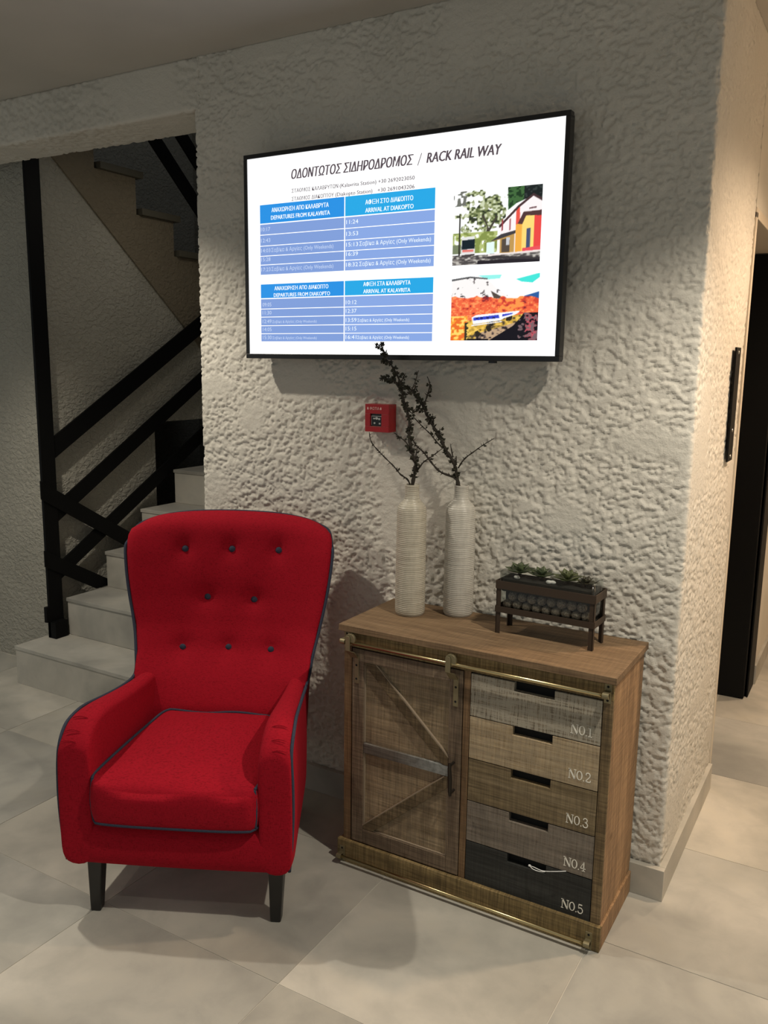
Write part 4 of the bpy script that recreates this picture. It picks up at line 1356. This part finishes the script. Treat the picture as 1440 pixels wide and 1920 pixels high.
def branch(D, keys, vy, yb, label, seed, root):
    rn = random.Random(seed)
    e = empty('branch', (root[0], root[1], 1.13))
    tag(e, label, 'branch', 'dry thorny branches in the vases')
    O = Vector((root[0], root[1], 1.13))
    wood = MB()
    lv = MB()
    for key, r0, r1, dens, leaf in keys:
        P = D[key]
        n = len(P)
        pts = []
        for i, (x, z) in enumerate(P):
            yy = vy+(yb if z < 1.24 else 0)*(0 if z > 1.24 else 1)+0.006*math.sin(z*40+seed)
            if z < 1.235:
                yy = root[1]+(vy-root[1])*0.5
                x = root[0]+(x-root[0])*0.8
            pts.append(Vector((x, yy, z)))
        if P[0][1] < 1.235:
            pts = [Vector((root[0]+(pts[0].x-root[0])*0.3, root[1], 1.135))]+pts
            pts[1].x = root[0]+max(-0.012, min(0.012, pts[1].x-root[0]))
            pts[1].y = root[1]
        S = spline(pts, 6)
        m = len(S)
        rad = [(r0+(r1-r0)*i/(m-1))*(1+0.22*math.sin(i*1.7+seed)) for i in range(m)]
        wood.tube([s-O for s in S], rad, 7)
        # thorns, spurs and small dry leaves
        length = sum((S[i+1]-S[i]).length for i in range(m-1))
        cnt = int(length/0.0085*dens)
        for c in range(cnt):
            i = rn.randrange(1, m-1)
            p = S[i]
            if p.z < 1.235: continue
            tg = (S[i+1]-S[i-1]).normalized()
            sd = Vector((rn.uniform(-1, 1), rn.uniform(-0.5, 0.5), rn.uniform(-1, 1)))
            sd = (sd-tg*sd.dot(tg)).normalized()
            dr_ = (sd+tg*rn.uniform(0.1, 0.8)).normalized()
            ln = rn.uniform(0.006, 0.014)
            wood.tube([p-O, p+dr_*ln*0.5-O, p+dr_*ln-O], [rad[i]*0.75, rad[i]*0.45, 0.0003], 5)
            if rn.random() < leaf:
                for q in range(rn.choice((2, 3, 4))):
                    d2 = (dr_+Vector((rn.uniform(-.9, .9), rn.uniform(-.7, .7), rn.uniform(-.9, .9)))).normalized()
                    sdv = d2.cross(Vector((rn.uniform(-1, 1), rn.uniform(-1, 1), rn.uniform(-1, 1)))).normalized()
                    l = rn.uniform(0.007, 0.014)
                    wdt = l*0.42
                    base = p+dr_*rn.uniform(0, 0.006)-O
                    nn = d2.cross(sdv)*0.0012
                    lv.add([base, base+d2*l*0.5+sdv*wdt, base+d2*l, base+d2*l*0.5-sdv*wdt, base+d2*l*0.5+nn, base+d2*l*0.5-nn],
                           [(0, 1, 4), (1, 2, 4), (2, 3, 4), (3, 0, 4), (1, 0, 5), (2, 1, 5), (3, 2, 5), (0, 3, 5)])
    wood.build('stem', m_bark, e, smooth=True)
    if lv.v:
        q = lv.build('dry_leaves', m_bud, e)
        q['kind'] = 'stuff'
branch(LB, [('leftlow', 0.0030, 0.0014, 0.9, 0.12)], 2.300, 0, 'thin dry branch leaning left out of the left vase towards the fire alarm', 1, V1)
branch(LB, [('main', 0.0060, 0.0018, 2.6, 0.8), ('tip', 0.0015, 0.0008, 2, 0.6), ('knob', 0.0026, 0.0013, 1.6, 0.5), ('up2', 0.0034, 0.0016, 3.4, 0.9), ('up3', 0.0028, 0.001, 1.4, 0.5), ('up4', 0.0022, 0.001, 2, 0.6), ('tw', 0.003, 0.001, 2, 0.7), ('u5', 0.0022, 0.001, 2, 0.7), ('u6', 0.002, 0.001, 2, 0.8), ('rightlow', 0.0026, 0.0012, 1.0, 0.15)], 2.306, 0, 'tallest dry thorny branch rising from the left vase in front of the television', 2, V1)
branch(RBR, [('main', 0.0062, 0.0026, 2.3, 0.75), ('right', 0.0027, 0.0010, 0.9, 0.1), ('mid', 0.0026, 0.0014, 1.0, 0.15), ('up', 0.0032, 0.0011, 1.3, 0.5), ('sp', 0.0032, 0.0008, 0.5, 0), ('sp2', 0.0036, 0.0012, 0.8, 0.2), ('u4', 0.0028, 0.0012, 2.0, 0.7), ('u5', 0.0026, 0.001, 2.2, 0.8), ('u6', 0.0024, 0.001, 2, 0.8), ('u7', 0.003, 0.001, 2, 0.8)], 2.392, 0, 'thick dry thorny branch from the right vase arching left under the television', 3, V2)
branch(RBR, [('low', 0.0040, 0.0015, 1.2, 0.25)], 2.380, 0, 'thin dry branch from the right vase crossing behind the left branch', 4, V2)

# ------------------------------------------------------------------ planter with succulents
PX, PY, PZ = -0.7915, 2.3225, 0.7995
pl = empty('planter', (PX, PY, PZ), math.radians(-2.0))
tag(pl, 'low glass trough planter in a brown metal stand on the cabinet', 'planter')
m_rust = plain('brown_painted_metal', (0.050, 0.032, 0.020), 0.55, 0.3)
PW, PD = 0.150, 0.048
for sx in (-1, 1):
    for sy in (-1, 1):
        lg = MB()
        xo = sx*PW; yo = sy*PD
        lg.box(min(xo, xo-sx*0.014), max(xo, xo-sx*0.014), min(yo, yo-sy*0.003), max(yo, yo-sy*0.003), 0.0, 0.158)
        lg.box(min(xo, xo-sx*0.003), max(xo, xo-sx*0.003), min(yo, yo-sy*0.012), max(yo, yo-sy*0.012), 0.0, 0.158)
        lg.build('leg', m_rust, pl)
for z0, z1 in ((0.138, 0.162), (0.066, 0.084)):
    b_ = MB()
    b_.box(-PW-0.0015, PW+0.0015, -PD-0.003, -PD-0.0003, z0, z1)
    b_.box(-PW-0.0015, PW+0.0015, PD+0.0003, PD+0.003, z0, z1)
    b_.box(-PW-0.003, -PW-0.0003, -PD-0.0003, PD+0.0003, z0, z1)
    b_.box(PW+0.0003, PW+0.003, -PD-0.0003, PD+0.0003, z0, z1)
    b_.build('band', m_rust, pl)
MB().box(-PW+0.003, PW-0.003, -PD+0.003, PD-0.003, 0.066, 0.0695).build('shelf', m_rust, pl)
def mat_glass():
    m, t, b = nt('clear_thin_glass')
    t.nodes.remove(b)
    out = [n for n in t.nodes if n.type == 'OUTPUT_MATERIAL'][0]
    tr = N(t, 'ShaderNodeBsdfTransparent')
    tr.inputs[0].default_value = (0.93, 0.95, 0.94, 1)
    gs = N(t, 'ShaderNodeBsdfGlossy')
    gs.inputs['Roughness'].default_value = 0.06
    fr = N(t, 'ShaderNodeLayerWeight')
    fr.inputs['Blend'].default_value = 0.5
    pw_ = N(t, 'ShaderNodeMath', operation='POWER')
    pw_.inputs[1].default_value = 3.0
    ma_ = N(t, 'ShaderNodeMath', operation='MULTIPLY_ADD')
    ma_.inputs[1].default_value = 0.55
    ma_.inputs[2].default_value = 0.045
    t.links.new(fr.outputs['Facing'], pw_.inputs[0])
    t.links.new(pw_.outputs[0], ma_.inputs[0])
    bp = N(t, 'ShaderNodeBump')
    bp.inputs['Distance'].default_value = 0.002
    bp.inputs['Strength'].default_value = 0.5
    t.links.new(noise(t, coords(t), 28, 2), bp.inputs['Height'])
    t.links.new(bp.outputs[0], gs.inputs['Normal'])
    t.links.new(bp.outputs[0], fr.inputs['Normal'])
    mx = N(t, 'ShaderNodeMixShader')
    t.links.new(ma_.outputs[0], mx.inputs[0])
    t.links.new(tr.outputs[0], mx.inputs[1])
    t.links.new(gs.outputs[0], mx.inputs[2])
    t.links.new(mx.outputs[0], out.inputs['Surface'])
    return m
m_glass = mat_glass()
def rrect(hx, hy, r, n=4):
    P = []
    for cx, cy, a0 in ((hx-r, hy-r, 0), (-hx+r, hy-r, PI/2), (-hx+r, -hy+r, PI), (hx-r, -hy+r, 1.5*PI)):
        for k in range(n+1):
            a = a0+PI/2*k/n
            P.append((cx+r*math.cos(a), cy+r*math.sin(a)))
    return P
gl = MB()
rows = []
for hx, hy, z in ((PW-0.010, PD-0.010, 0.0705), (PW-0.0062, PD-0.0062, 0.076), (PW-0.0055, PD-0.0055, 0.10), (PW-0.0045, PD-0.0045, 0.190), (PW-0.0065, PD-0.0065, 0.190), (PW-0.008, PD-0.008, 0.08), (PW-0.012, PD-0.012, 0.0735)):
    rows.append([(x, y, z) for x, y in rrect(hx, hy, 0.010)])
gl.grid(rows, closed_u=True)
nn = len(rows[0])
gl.f.append(tuple(range(nn)))
gl.f.append(tuple(range(len(gl.v)-nn, len(gl.v))))
glo = gl.build('glass_trough', m_glass, pl, True)
glo['label'] = 'clear glass trough'
m_soil = plain('dark_soil', (0.014, 0.013, 0.010), 0.95)
sm = MB()
rn = random.Random(5)
rows = []
for z, s in ((0.138, 0.99), (0.150, 0.995), (0.168, 0.99), (0.172, 0.6)):
    rows.append([(x*s, y*s, z+rn.uniform(-0.0025, 0.0025)) for x, y in rrect(PW-0.0085, PD-0.0085, 0.008)])
sm.grid(rows, closed_u=True)
sm.f.append(tuple(range(nn)))
sm.f.append(tuple(range(len(sm.v)-nn, len(sm.v))))
so = sm.build('soil', m_soil, pl)
so['kind'] = 'stuff'
rp = Matrix.Rotation(math.radians(-2.0), 3, 'Z')
def pw(x, y, z):
    v = rp @ Vector((x, y, 0))
    return (PX+v.x, PY+v.y, PZ+z)
# decorative seed balls in the glass
def mat_ball():
    m, t, b = nt('dry_seed_ball')
    v = coords(t, rand=True)
    n = noise(t, v, 240, 4, 0.7)
    c = ramp(t, n, [(0.35, (0.08, 0.06, 0.045)), (0.5, (0.26, 0.20, 0.15)), (0.7, (0.52, 0.45, 0.37))])
    t.links.new(c, b.inputs['Base Color'])
    b.inputs['Roughness'].default_value = 0.8
    bump(t, b, n, 0.003, 1.0)
    return m
m_ball = mat_ball()
MB().box(-PW+0.012, PW-0.012, -0.006, PD-0.012, 0.0742, 0.1302).build('moss_filling', m_soil, pl)['kind'] = 'stuff'
ball0 = None
ORD = ['leftmost', 'second from the left', 'third from the left', 'fourth from the left', 'middle', 'fourth from the right', 'third from the right', 'second from the right', 'rightmost']
ORD8 = ['leftmost', 'second from the left', 'third from the left', 'fourth from the left', 'fourth from the right', 'third from the right', 'second from the right', 'rightmost']
for row, cnt, zz, names_ in ((0, 9, 0.0886, ORD), (1, 8, 0.1148, ORD8)):
    for i in range(cnt):
        x = (i-(cnt-1)/2)*0.0304
        if ball0 is None:
            mb = MB().sphere((0, 0, 0), 0.0150, 20, 14)
            ball0 = mb.build('seed_ball', m_ball, None, True)
            b_ = ball0
        else:
            b_ = ball0.copy()
            COL.objects.link(b_)
        b_.location = pw(x, -PD+0.0235, zz)
        s = rn.uniform(0.95, 1.0)
        b_.scale = (s, s, s)
        b_.rotation_euler = (rn.uniform(0, 6), rn.uniform(0, 6), rn.uniform(0, 6))
        tag(b_, 'brown seed ball, %s in the %s row inside the glass trough' % (names_[i], 'lower' if row == 0 else 'upper'), 'ball', 'brown seed balls inside the glass trough')
# moss layer over the balls
mo = MB()
rows = []
for z, s in ((0.1305, 0.985), (0.134, 0.99), (0.1378, 0.985)):
    rows.append([(x*s, y*s, z+rn.uniform(-0.001, 0.0005)) for x, y in rrect(PW-0.0085, PD-0.0085, 0.008)])
mo.grid(rows, closed_u=True)
mo.f.append(tuple(range(nn)))
mo.f.append(tuple(range(len(mo.v)-nn, len(mo.v))))
mo.build('moss_layer', plain('dark_moss', (0.025, 0.022, 0.014), 0.95), pl)['kind'] = 'stuff'

def mat_leaf(name, c1, c2):
    m, t, b = nt(name)
    v = coords(t)
    n = noise(t, v, 70, 3)
    c = ramp(t, n, [(0.35, c1), (0.65, c2)])
    t.links.new(c, b.inputs['Base Color'])
    b.inputs['Roughness'].default_value = 0.5
    return m
m_suc = [mat_leaf('succulent_green', (0.040, 0.055, 0.024), (0.085, 0.105, 0.045)), mat_leaf('succulent_olive', (0.055, 0.068, 0.022), (0.11, 0.12, 0.05)), mat_leaf('succulent_dark', (0.035, 0.028, 0.018), (0.060, 0.058, 0.028))]
def leaf_pts(L_, W_, T_):
    n = 6
    rows = []
    for i in range(n+1):
        t = i/n
        w_ = W_*math.sin(PI*min(1, 0.12+0.88*t)**1.0)*(1 if t < 0.98 else 0.2)
        w_ = W_*(0.35+0.65*math.sin(PI*min(t*0.95+0.08, 1)))*(1-t**6)+0.0004
        z = T_*(0.2+1.6*t*t)
        th = 0.0016*(1-t*0.6)
        y = L_*t
        rows.append([(-w_, y, z+w_*0.35), (0, y, z-th), (w_, y, z+w_*0.35), (0, y, z+th)])
    return rows
def succulent(x, y, z, r, mat, label, seed, tilt=0.0):
    rn = random.Random(seed)
    e = empty('succulent', pw(x, y, z), rn.uniform(0, 6))
    tag(e, label, 'succulent', 'succulents in the glass trough')
    MB().tube([(0, 0, -0.006), (0, 0, 0.006)], [0.004, 0.006], 8).build('stem', m_soil, e)
    for ring, (cnt, sc, el) in enumerate(((7, 1.0, 0.12), (6, 0.78, 0.55), (4, 0.5, 1.0))):
        for k in range(cnt):
            an = 2*PI*k/cnt+ring*0.5+rn.uniform(-0.12, 0.12)
            rows = leaf_pts(r*sc, r*sc*0.36, r*0.10)
            R1 = Matrix.Rotation(el+rn.uniform(-0.08, 0.08), 3, 'X')
            R2 = Matrix.Rotation(an, 3, 'Z')
            rows = [[tuple(R2 @ (R1 @ Vector(p))+Vector((0, 0, 0.003+0.003*ring))) for p in rr_] for rr_ in rows]
            mb = MB().grid(rows, closed_u=True)
            q0 = len(mb.v)-4
            mb.f.append((q0, q0+1, q0+2, q0+3))
            mb.f.append((3, 2, 1, 0))
            mb.build('leaf', mat, e, True)
succulent(-0.098, 0.000, 0.178, 0.048, m_suc[0], 'leftmost dark green succulent rosette in the glass trough', 1)
succulent(-0.030, 0.002, 0.176, 0.042, m_suc[0], 'green succulent rosette, second from the left in the trough', 2)
succulent(0.050, 0.000, 0.177, 0.047, m_suc[1], 'olive green succulent rosette, third from the left in the trough', 3)
succulent(0.108, -0.004, 0.174, 0.034, m_suc[2], 'small brownish succulent at the right end of the trough', 4)
tw = empty('twig', pw(0.118, 0.0, 0.168), math.radians(-2))
tag(tw, 'thin dark twig sticking out at the right end of the trough', 'twig')
MB().tube([(0, 0, -0.0), (0.008, 0, 0.012), (0.024, 0.002, 0.026), (0.034, 0.003, 0.029)], [0.0008]*4, 6).build('stem', m_bark, tw, True)
m_peb = plain('white_pebble', (0.62, 0.60, 0.56), 0.6)
for i, (x, y, lb) in enumerate(((-0.094, -0.030, 'small white pebble under the leftmost succulent'), (0.006, -0.030, 'small white pebble in the middle of the trough'), (0.016, -0.026, 'small white pebble just right of the middle one in the trough'))):
    mb = MB().sphere((0, 0, 0), 0.0075, 10, 8, (1.3, 0.8, 0.8))
    o = mb.build('pebble', m_peb, None, True)
    o.location = pw(x, y, 0.1755)
    tag(o, lb, 'pebble', 'white pebbles in the trough')

# ------------------------------------------------------------------ armchair
ch = empty('armchair', (-1.6195, 1.636, 0), math.radians(25.957))
tag(ch, 'red high-backed armchair with grey piping and buttons in front of the stairs', 'armchair')
Zk = [0.17, 0.30, 0.45, 0.54, 0.62, 0.70, 0.785, 0.87, 0.95, 1.02, 1.10]
YC = [0.43, 0.43, 0.45, 0.50, 0.55, 0.578, 0.592, 0.598, 0.603, 0.616, 0.640]
HW = [0.255, 0.270, 0.285, 0.291, 0.298, 0.314, 0.332, 0.346, 0.354, 0.352, 0.345]
HWR = [0.250, 0.258, 0.266, 0.272, 0.280, 0.290, 0.302, 0.314, 0.322, 0.324, 0.318]
WG = [0.0, 0.02, 0.05, 0.075, 0.062, 0.050, 0.050, 0.044, 0.034, 0.020, 0.010]
BUT = [(-0.161, 0.952), (0.003, 0.955), (0.166, 0.956), (-0.083, 0.786), (0.081, 0.782), (-0.160, 0.618), (-0.002, 0.620), (0.148, 0.620)]
def bf(x, z, hw):
    """front surface of the backrest"""
    y = interp(z, Zk, YC)
    u = abs(x)/hw
    y -= interp(z, Zk, WG)*u**3
    for bx_, bz in BUT:
        d2 = (x-bx_)**2+(z-bz)**2
        y += 0.013*math.exp(-d2/(2*0.020**2))+0.010*math.exp(-d2/(2*0.055**2))
        # pull creases towards the top from the upper buttons
        if bz > 0.9 and z > bz:
            y += 0.0045*math.exp(-((x-bx_-0.15*(z-bz))**2)/(2*0.006**2))*math.exp(-(z-bz)/0.07)
    return y-0.006
def ztop(x):
    u = min(1, abs(x)/0.352)
    return 1.078-0.020*u**2-0.020*u**8
def smooth_min(a): return a
back = MB()
NR, NF = 46, 44
rows = []
z0b = 0.17
for i in range(NR+1):
    t = i/NR
    ring = []
    us = [-1+2*k/NF for k in range(NF+1)]
    # vertical position per column: all columns run from z0b to ztop
    for k, u in enumerate(us):
        uu = math.copysign(1-(1-abs(u))**1.25, u)
        zt_c = ztop(uu*0.352)
        z = z0b+t*(zt_c-z0b)
        hw = interp(z, Zk, HW)
        # round the top corners
        dzc = zt_c-z
        cr = 0.045
        if dzc < cr:
            hw -= cr*(1-math.sqrt(max(0, 1-((cr-dzc)/cr)**2)))*0.75
        x = uu*hw
        y = bf(x, z, hw)
        # roll over the top edge
        rr_ = 0.050
        if dzc < rr_:
            y += 0.045*(1-math.sqrt(max(0, 1-((rr_-dzc)/rr_)**2)))
        # soft side edge
        e_ = (abs(uu)-0.93)/0.07
        if e_ > 0:
            y += 0.010*e_*e_
        ring.append((x, y, z))
    # rear
    for k in range(NF+1):
        u = 1-2*k/NF
        zt_c = ztop(u*0.352)
        z = z0b+t*(zt_c-z0b)
        hwr = interp(z, Zk, HWR)
        dzc = zt_c-z
        if dzc < 0.045:
            hwr -= 0.045*(1-math.sqrt(max(0, 1-((0.045-dzc)/0.045)**2)))*0.5
        yr = interp(z, Zk, [0.665, 0.668, 0.675, 0.68, 0.685, 0.69, 0.695, 0.70, 0.705, 0.71, 0.712])-0.035*abs(u)**4
        if dzc < 0.05:
            yr -= 0.025*(1-math.sqrt(max(0, 1-((0.05-dzc)/0.05)**2)))
        ring.append((u*hwr, yr, z))
    rows.append(ring)
back.grid(rows, closed_u=True)
nn = len(rows[0])
back.f.append(tuple(range(nn))[::-1])
# top: stitch front top row to rear top row
base = NR*nn
for k in range(NF):
    a = base+k
    b_ = base+k+1
    c = base+nn-1-(k+1)
    d_ = base+nn-1-k
    back.f.append((a, b_, c, d_))
BACKROWS = rows
back.build('backrest', m_red, ch, True)

# arms: lofted from front to rear
def arm(s):
    ys = [-0.052, -0.047, -0.036, -0.018, 0.00, 0.02, 0.045, 0.075, 0.12, 0.18, 0.25, 0.32, 0.38, 0.44, 0.50, 0.55, 0.62, 0.665]
    zt = {-0.052: 0.515, -0.047: 0.530, -0.036: 0.548, -0.018: 0.564, 0.0: 0.578, 0.02: 0.588, 0.045: 0.594, 0.075: 0.596, 0.12: 0.594, 0.18: 0.586, 0.25: 0.576, 0.32: 0.568, 0.38: 0.562, 0.44: 0.560, 0.50: 0.555, 0.55: 0.54, 0.62: 0.50, 0.665: 0.45}
    rows = []
    for y in ys:
        xo = 0.332-0.10*max(0, y)-0.02*max(0, y-0.45)/0.2
        xi = 0.238-0.03*max(0, y)
        fr_ = max(0.0, (-0.036-y)/0.016)
        xo -= 0.005*fr_**2
        xi += 0.004*fr_**2
        z = zt[y]
        zb = 0.166+0.004*fr_
        sec = []
        # outer side bottom to top
        for q in (0, 0.2, 0.45, 0.7, 0.88):
            bul = 0.004*math.sin(PI*q)
            sec.append((xo+bul, zb+(z-0.012-zb)*q))
        wdt = xo-xi
        for k in range(9):
            a = PI*k/8
            hx = wdt/2
            hz = 0.030
            sec.append((xi+hx+hx*math.cos(a)*(1-0.0*a), z-hz+hz*math.sin(a)**0.8 if math.sin(a) > 0 else z-hz))
        sec.append((xi-0.004, z-0.08))
        sec.append((xi-0.002, 0.36))
        sec.append((xi, 0.25))
        sec.append((xi, zb))
        rows.append([(s*x, y, zz) for x, zz in sec])
    # pleats on the front of the arm
    mb = MB()
    mb.grid(rows, closed_u=True)
    n = len(rows[0])
    mb.f.append(tuple(range(n)))
    mb.f.append(tuple(range(len(mb.v)-n, len(mb.v))))
    o = mb.build('armrest', m_red, ch, True)
    md = o.modifiers.new('sub', 'SUBSURF')
    md.levels = 1; md.render_levels = 2
    return o
arm(-1)
arm(1)
# pleats where the cloth is gathered over the arm fronts
for s in (-1, 1):
    for k, (y, dz) in enumerate(((-0.040, -0.012), (-0.020, 0.004), (0.020, 0.0))):
        P = []
        for q in range(7):
            t = q/6
            x = 0.322-0.045*t-0.006*k
            zc = [0.540, 0.563, 0.586][k]+0.006*math.sin(PI*t)+0.001
            P.append((s*x, y-0.004+0.003*t, zc-0.001))
        pb = MB().tube(P, [0.0004]+[0.0016]*5+[0.0004], 6)
        pb.build('pleat', m_red, ch, True)
# front rail under the cushion and the seat platform
fr_ = MB()
rows = []
for x in np.linspace(-0.30, 0.30, 25):
    sag = 0.004*math.cos(x/0.30*PI/2)
    rows.append([(x, -0.050, 0.186), (x, -0.051-sag, 0.22), (x, -0.051-sag, 0.26), (x, -0.044, 0.296), (x, -0.026, 0.304), (x, 0.06, 0.306), (x, 0.42, 0.306), (x, 0.42, 0.18), (x, 0.0, 0.168-sag), (x, -0.036, 0.168-sag)])
fr_.grid(rows, closed_u=True)
n = len(rows[0])
fr_.f.append(tuple(range(n)))
fr_.f.append(tuple(range(len(fr_.v)-n, len(fr_.v))))
o = fr_.build('seat_base', m_red, ch, True)
md = o.modifiers.new('sub', 'SUBSURF'); md.levels = 1; md.render_levels = 1
# cushion
def cushion():
    mb = MB()
    rows = []
    NY, NX = 26, 26
    def hwc(v): return 0.240-0.055*v**1.3
    def fronty(u): return -0.078+0.012*abs(u)**4
    layers = [0.0, 0.06, 0.16, 0.30, 0.5, 0.70, 0.84, 0.94, 1.0]
    # outline ring
    def ring_pt(a, inset):
        # superellipse-like outline param by angle index
        pass
    outline = []
    # front edge left->right, right side, back, left side
    for k in range(NX): u = -1+2*k/NX; outline.append((u, 0.0))
    for k in range(NY): outline.append((1.0, k/NY))
    for k in range(NX): outline.append((1-2*k/NX, 1.0))
    for k in range(NY): outline.append((-1.0, 1-k/NY))
    def pos(u, v):
        y = fronty(u)+(0.435-fronty(u))*v
        x = u*hwc(v)
        return x, y
    def rc(u, v, r=0.10):
        # round the corners in uv
        au = abs(u)
        if au > 1-r and v < r*0.9:
            du = (au-(1-r))/r; dv = (r*0.9-v)/(r*0.9)
            m_ = max(du, dv); l = math.hypot(du, dv)
            if l > 0:
                f_ = m_/l
                du *= f_; dv *= f_
            return math.copysign(1-r+du*r, u), r*0.9-dv*r*0.9
        if au > 1-r and v > 1-r:
            du = (au-(1-r))/r; dv = (v-(1-r))/r
            m_ = max(du, dv); l = math.hypot(du, dv)
            f_ = m_/l if l > 0 else 1
            return math.copysign(1-r+du*f_*r, u), 1-r+dv*f_*r
        return u, v
    zt0, zb0 = 0.437, 0.309
    side = [(zb0, 0.975), (zb0+0.006, 0.992), (zb0+0.02, 1.004), (0.35, 1.014), (0.385, 1.018), (0.415, 1.010), (zt0-0.006, 1.0), (zt0, 0.990)]
    for z, s in side:
        r_ = []
        for u, v in outline:
            u2_, v2 = rc(u, v)
            x, y = pos(u2_, v2)
            cx, cy = 0.0, 0.18
            zz = z-(0.016*max(0, 1-v2*9)*(1-u2_**8) if z > 0.43 else 0)
            r_.append((cx+(x-cx)*s, cy+(y-cy)*s, zz+(0.004*math.sin(5*u) if z > 0.42 else 0)))
        rows.append(r_)
    # top, shrinking rings with dome
    for s in (0.96, 0.90, 0.80, 0.66, 0.48, 0.28, 0.10):
        r_ = []
        for u, v in outline:
            u2_, v2 = rc(u, v)
            x, y = pos(u2_, v2)
            cx, cy = 0.0, 0.18
            wf_ = 0.016*max(0, 1-v2*9)*(1-u2_**8)*s**10
            dome = 0.030*(1-s**2.2)-wf_+0.003*math.sin(7*x/0.24)*(1-s)
            r_.append((cx+(x-cx)*s, cy+(y-cy)*s, zt0+dome+0.003*(1-s)))
        rows.append(r_)
    mb.grid(rows, closed_u=True)
    n = len(rows[0])
    mb.f.append(tuple(range(n))[::-1])
    mb.f.append(tuple(range(len(mb.v)-n, len(mb.v))))
    o = mb.build('seat_cushion', m_red, ch, True)
    top = [Vector(p) for p in rows[7]]
    bot = [Vector(p) for p in rows[1]]
    return o, top, bot
cu, top, bot = cushion()
def pipe(name, pts, r=0.0048, closed=False, parent=None):
    return MB().tube(pts, r, 8, closed).build(name, m_pipe, parent or ch, True)
pipe('piping', [p+Vector((0, 0, 0.001)) for p in top[26:]+top[:1]], 0.0042, False, cu)
pipe('piping', [p+Vector((0, 0, -0.001)) for p in bot], 0.0040, True, cu)
# vertical seams at the front corners of the cushion
NXo = 26
for idx_ in (0, NXo):
    a, b_ = bot[idx_], top[idx_]
    s = -1 if idx_ == 0 else 1
    mid = (a+b_)/2+Vector((s*0.004, -0.004, 0))
    pipe('piping', spline([a, mid, b_], 6), 0.0040, False, cu)
# body piping: up the arm front, along the arm top, up the wing and over the back
def bodypipe():
    def side(s):
        P = [(0.322, -0.036, 0.180), (0.329, -0.040, 0.25), (0.3345, -0.041, 0.35), (0.334, -0.041, 0.44), (0.331, -0.039, 0.50), (0.329, -0.030, 0.533), (0.3285, -0.010, 0.557), (0.327, 0.020, 0.574), (0.322, 0.075, 0.583), (0.317, 0.13, 0.581), (0.306, 0.245, 0.564), (0.297, 0.35, 0.552), (0.293, 0.43, 0.550), (0.2955, 0.470, 0.568)]
        out = [Vector((s*x, y, z)) for x, y, z in P]
        kk = 0 if s < 0 else NF
        kr = 2*NF+1 if s < 0 else NF+1
        for i in range(NR+1):
            p = BACKROWS[i][kk]
            if p[2] > 0.585 and i % 3 == 0 and i < NR-3:
                out.append(Vector((p[0]+s*0.004, p[1]-0.001, p[2])))
        for i, f_ in ((NR-3, 0.15), (NR-1, 0.45), (NR, 0.75)):
            a_, b_ = Vector(BACKROWS[i][kk]), Vector(BACKROWS[i][kr])
            out.append(a_.lerp(b_, f_)+Vector((s*0.003, 0, 0.002)))
        return out
    L_ = side(-1); R_ = side(1)
    topm = []
    for k in (4, 10, 16, 22, 28, 34, 40):
        b_ = Vector(BACKROWS[NR][2*NF+1-k])
        topm.append(b_+Vector((0, 0, -0.002)))
    return spline(L_+topm+R_[::-1], 5)
pipe('body_piping', bodypipe(), 0.0050)
# buttons
for bx_, bz in BUT:
    hw = interp(bz, Zk, HW)
    y = bf(bx_, bz, hw)
    MB().sphere((bx_, y-0.002, bz), 0.0115, 16, 10, (1, 0.62, 1)).build('button', m_pipe, ch, True)
# legs
def leg(x, y, dx, dy, h=0.172):
    mb = MB()
    t_, b_ = 0.0225, 0.0155
    vs = [(x+sx*b_+dx, y+sy*b_+dy, 0.0) for sx, sy in ((-1, -1), (1, -1), (1, 1), (-1, 1))]+[(x+sx*t_, y+sy*t_, h) for sx, sy in ((-1, -1), (1, -1), (1, 1), (-1, 1))]
    mb.add(vs, [(3, 2, 1, 0), (4, 5, 6, 7), (0, 1, 5, 4), (1, 2, 6, 5), (2, 3, 7, 6), (3, 0, 4, 7)])
    mb.build('leg', m_leg, ch, bevel=0.004)
leg(-0.252, 0.006, -0.006, -0.002, 0.178)
leg(0.279, 0.006, -0.004, -0.002, 0.178)
leg(-0.215, 0.60, 0, 0.02, 0.178)
leg(0.215, 0.60, 0, 0.02, 0.178)
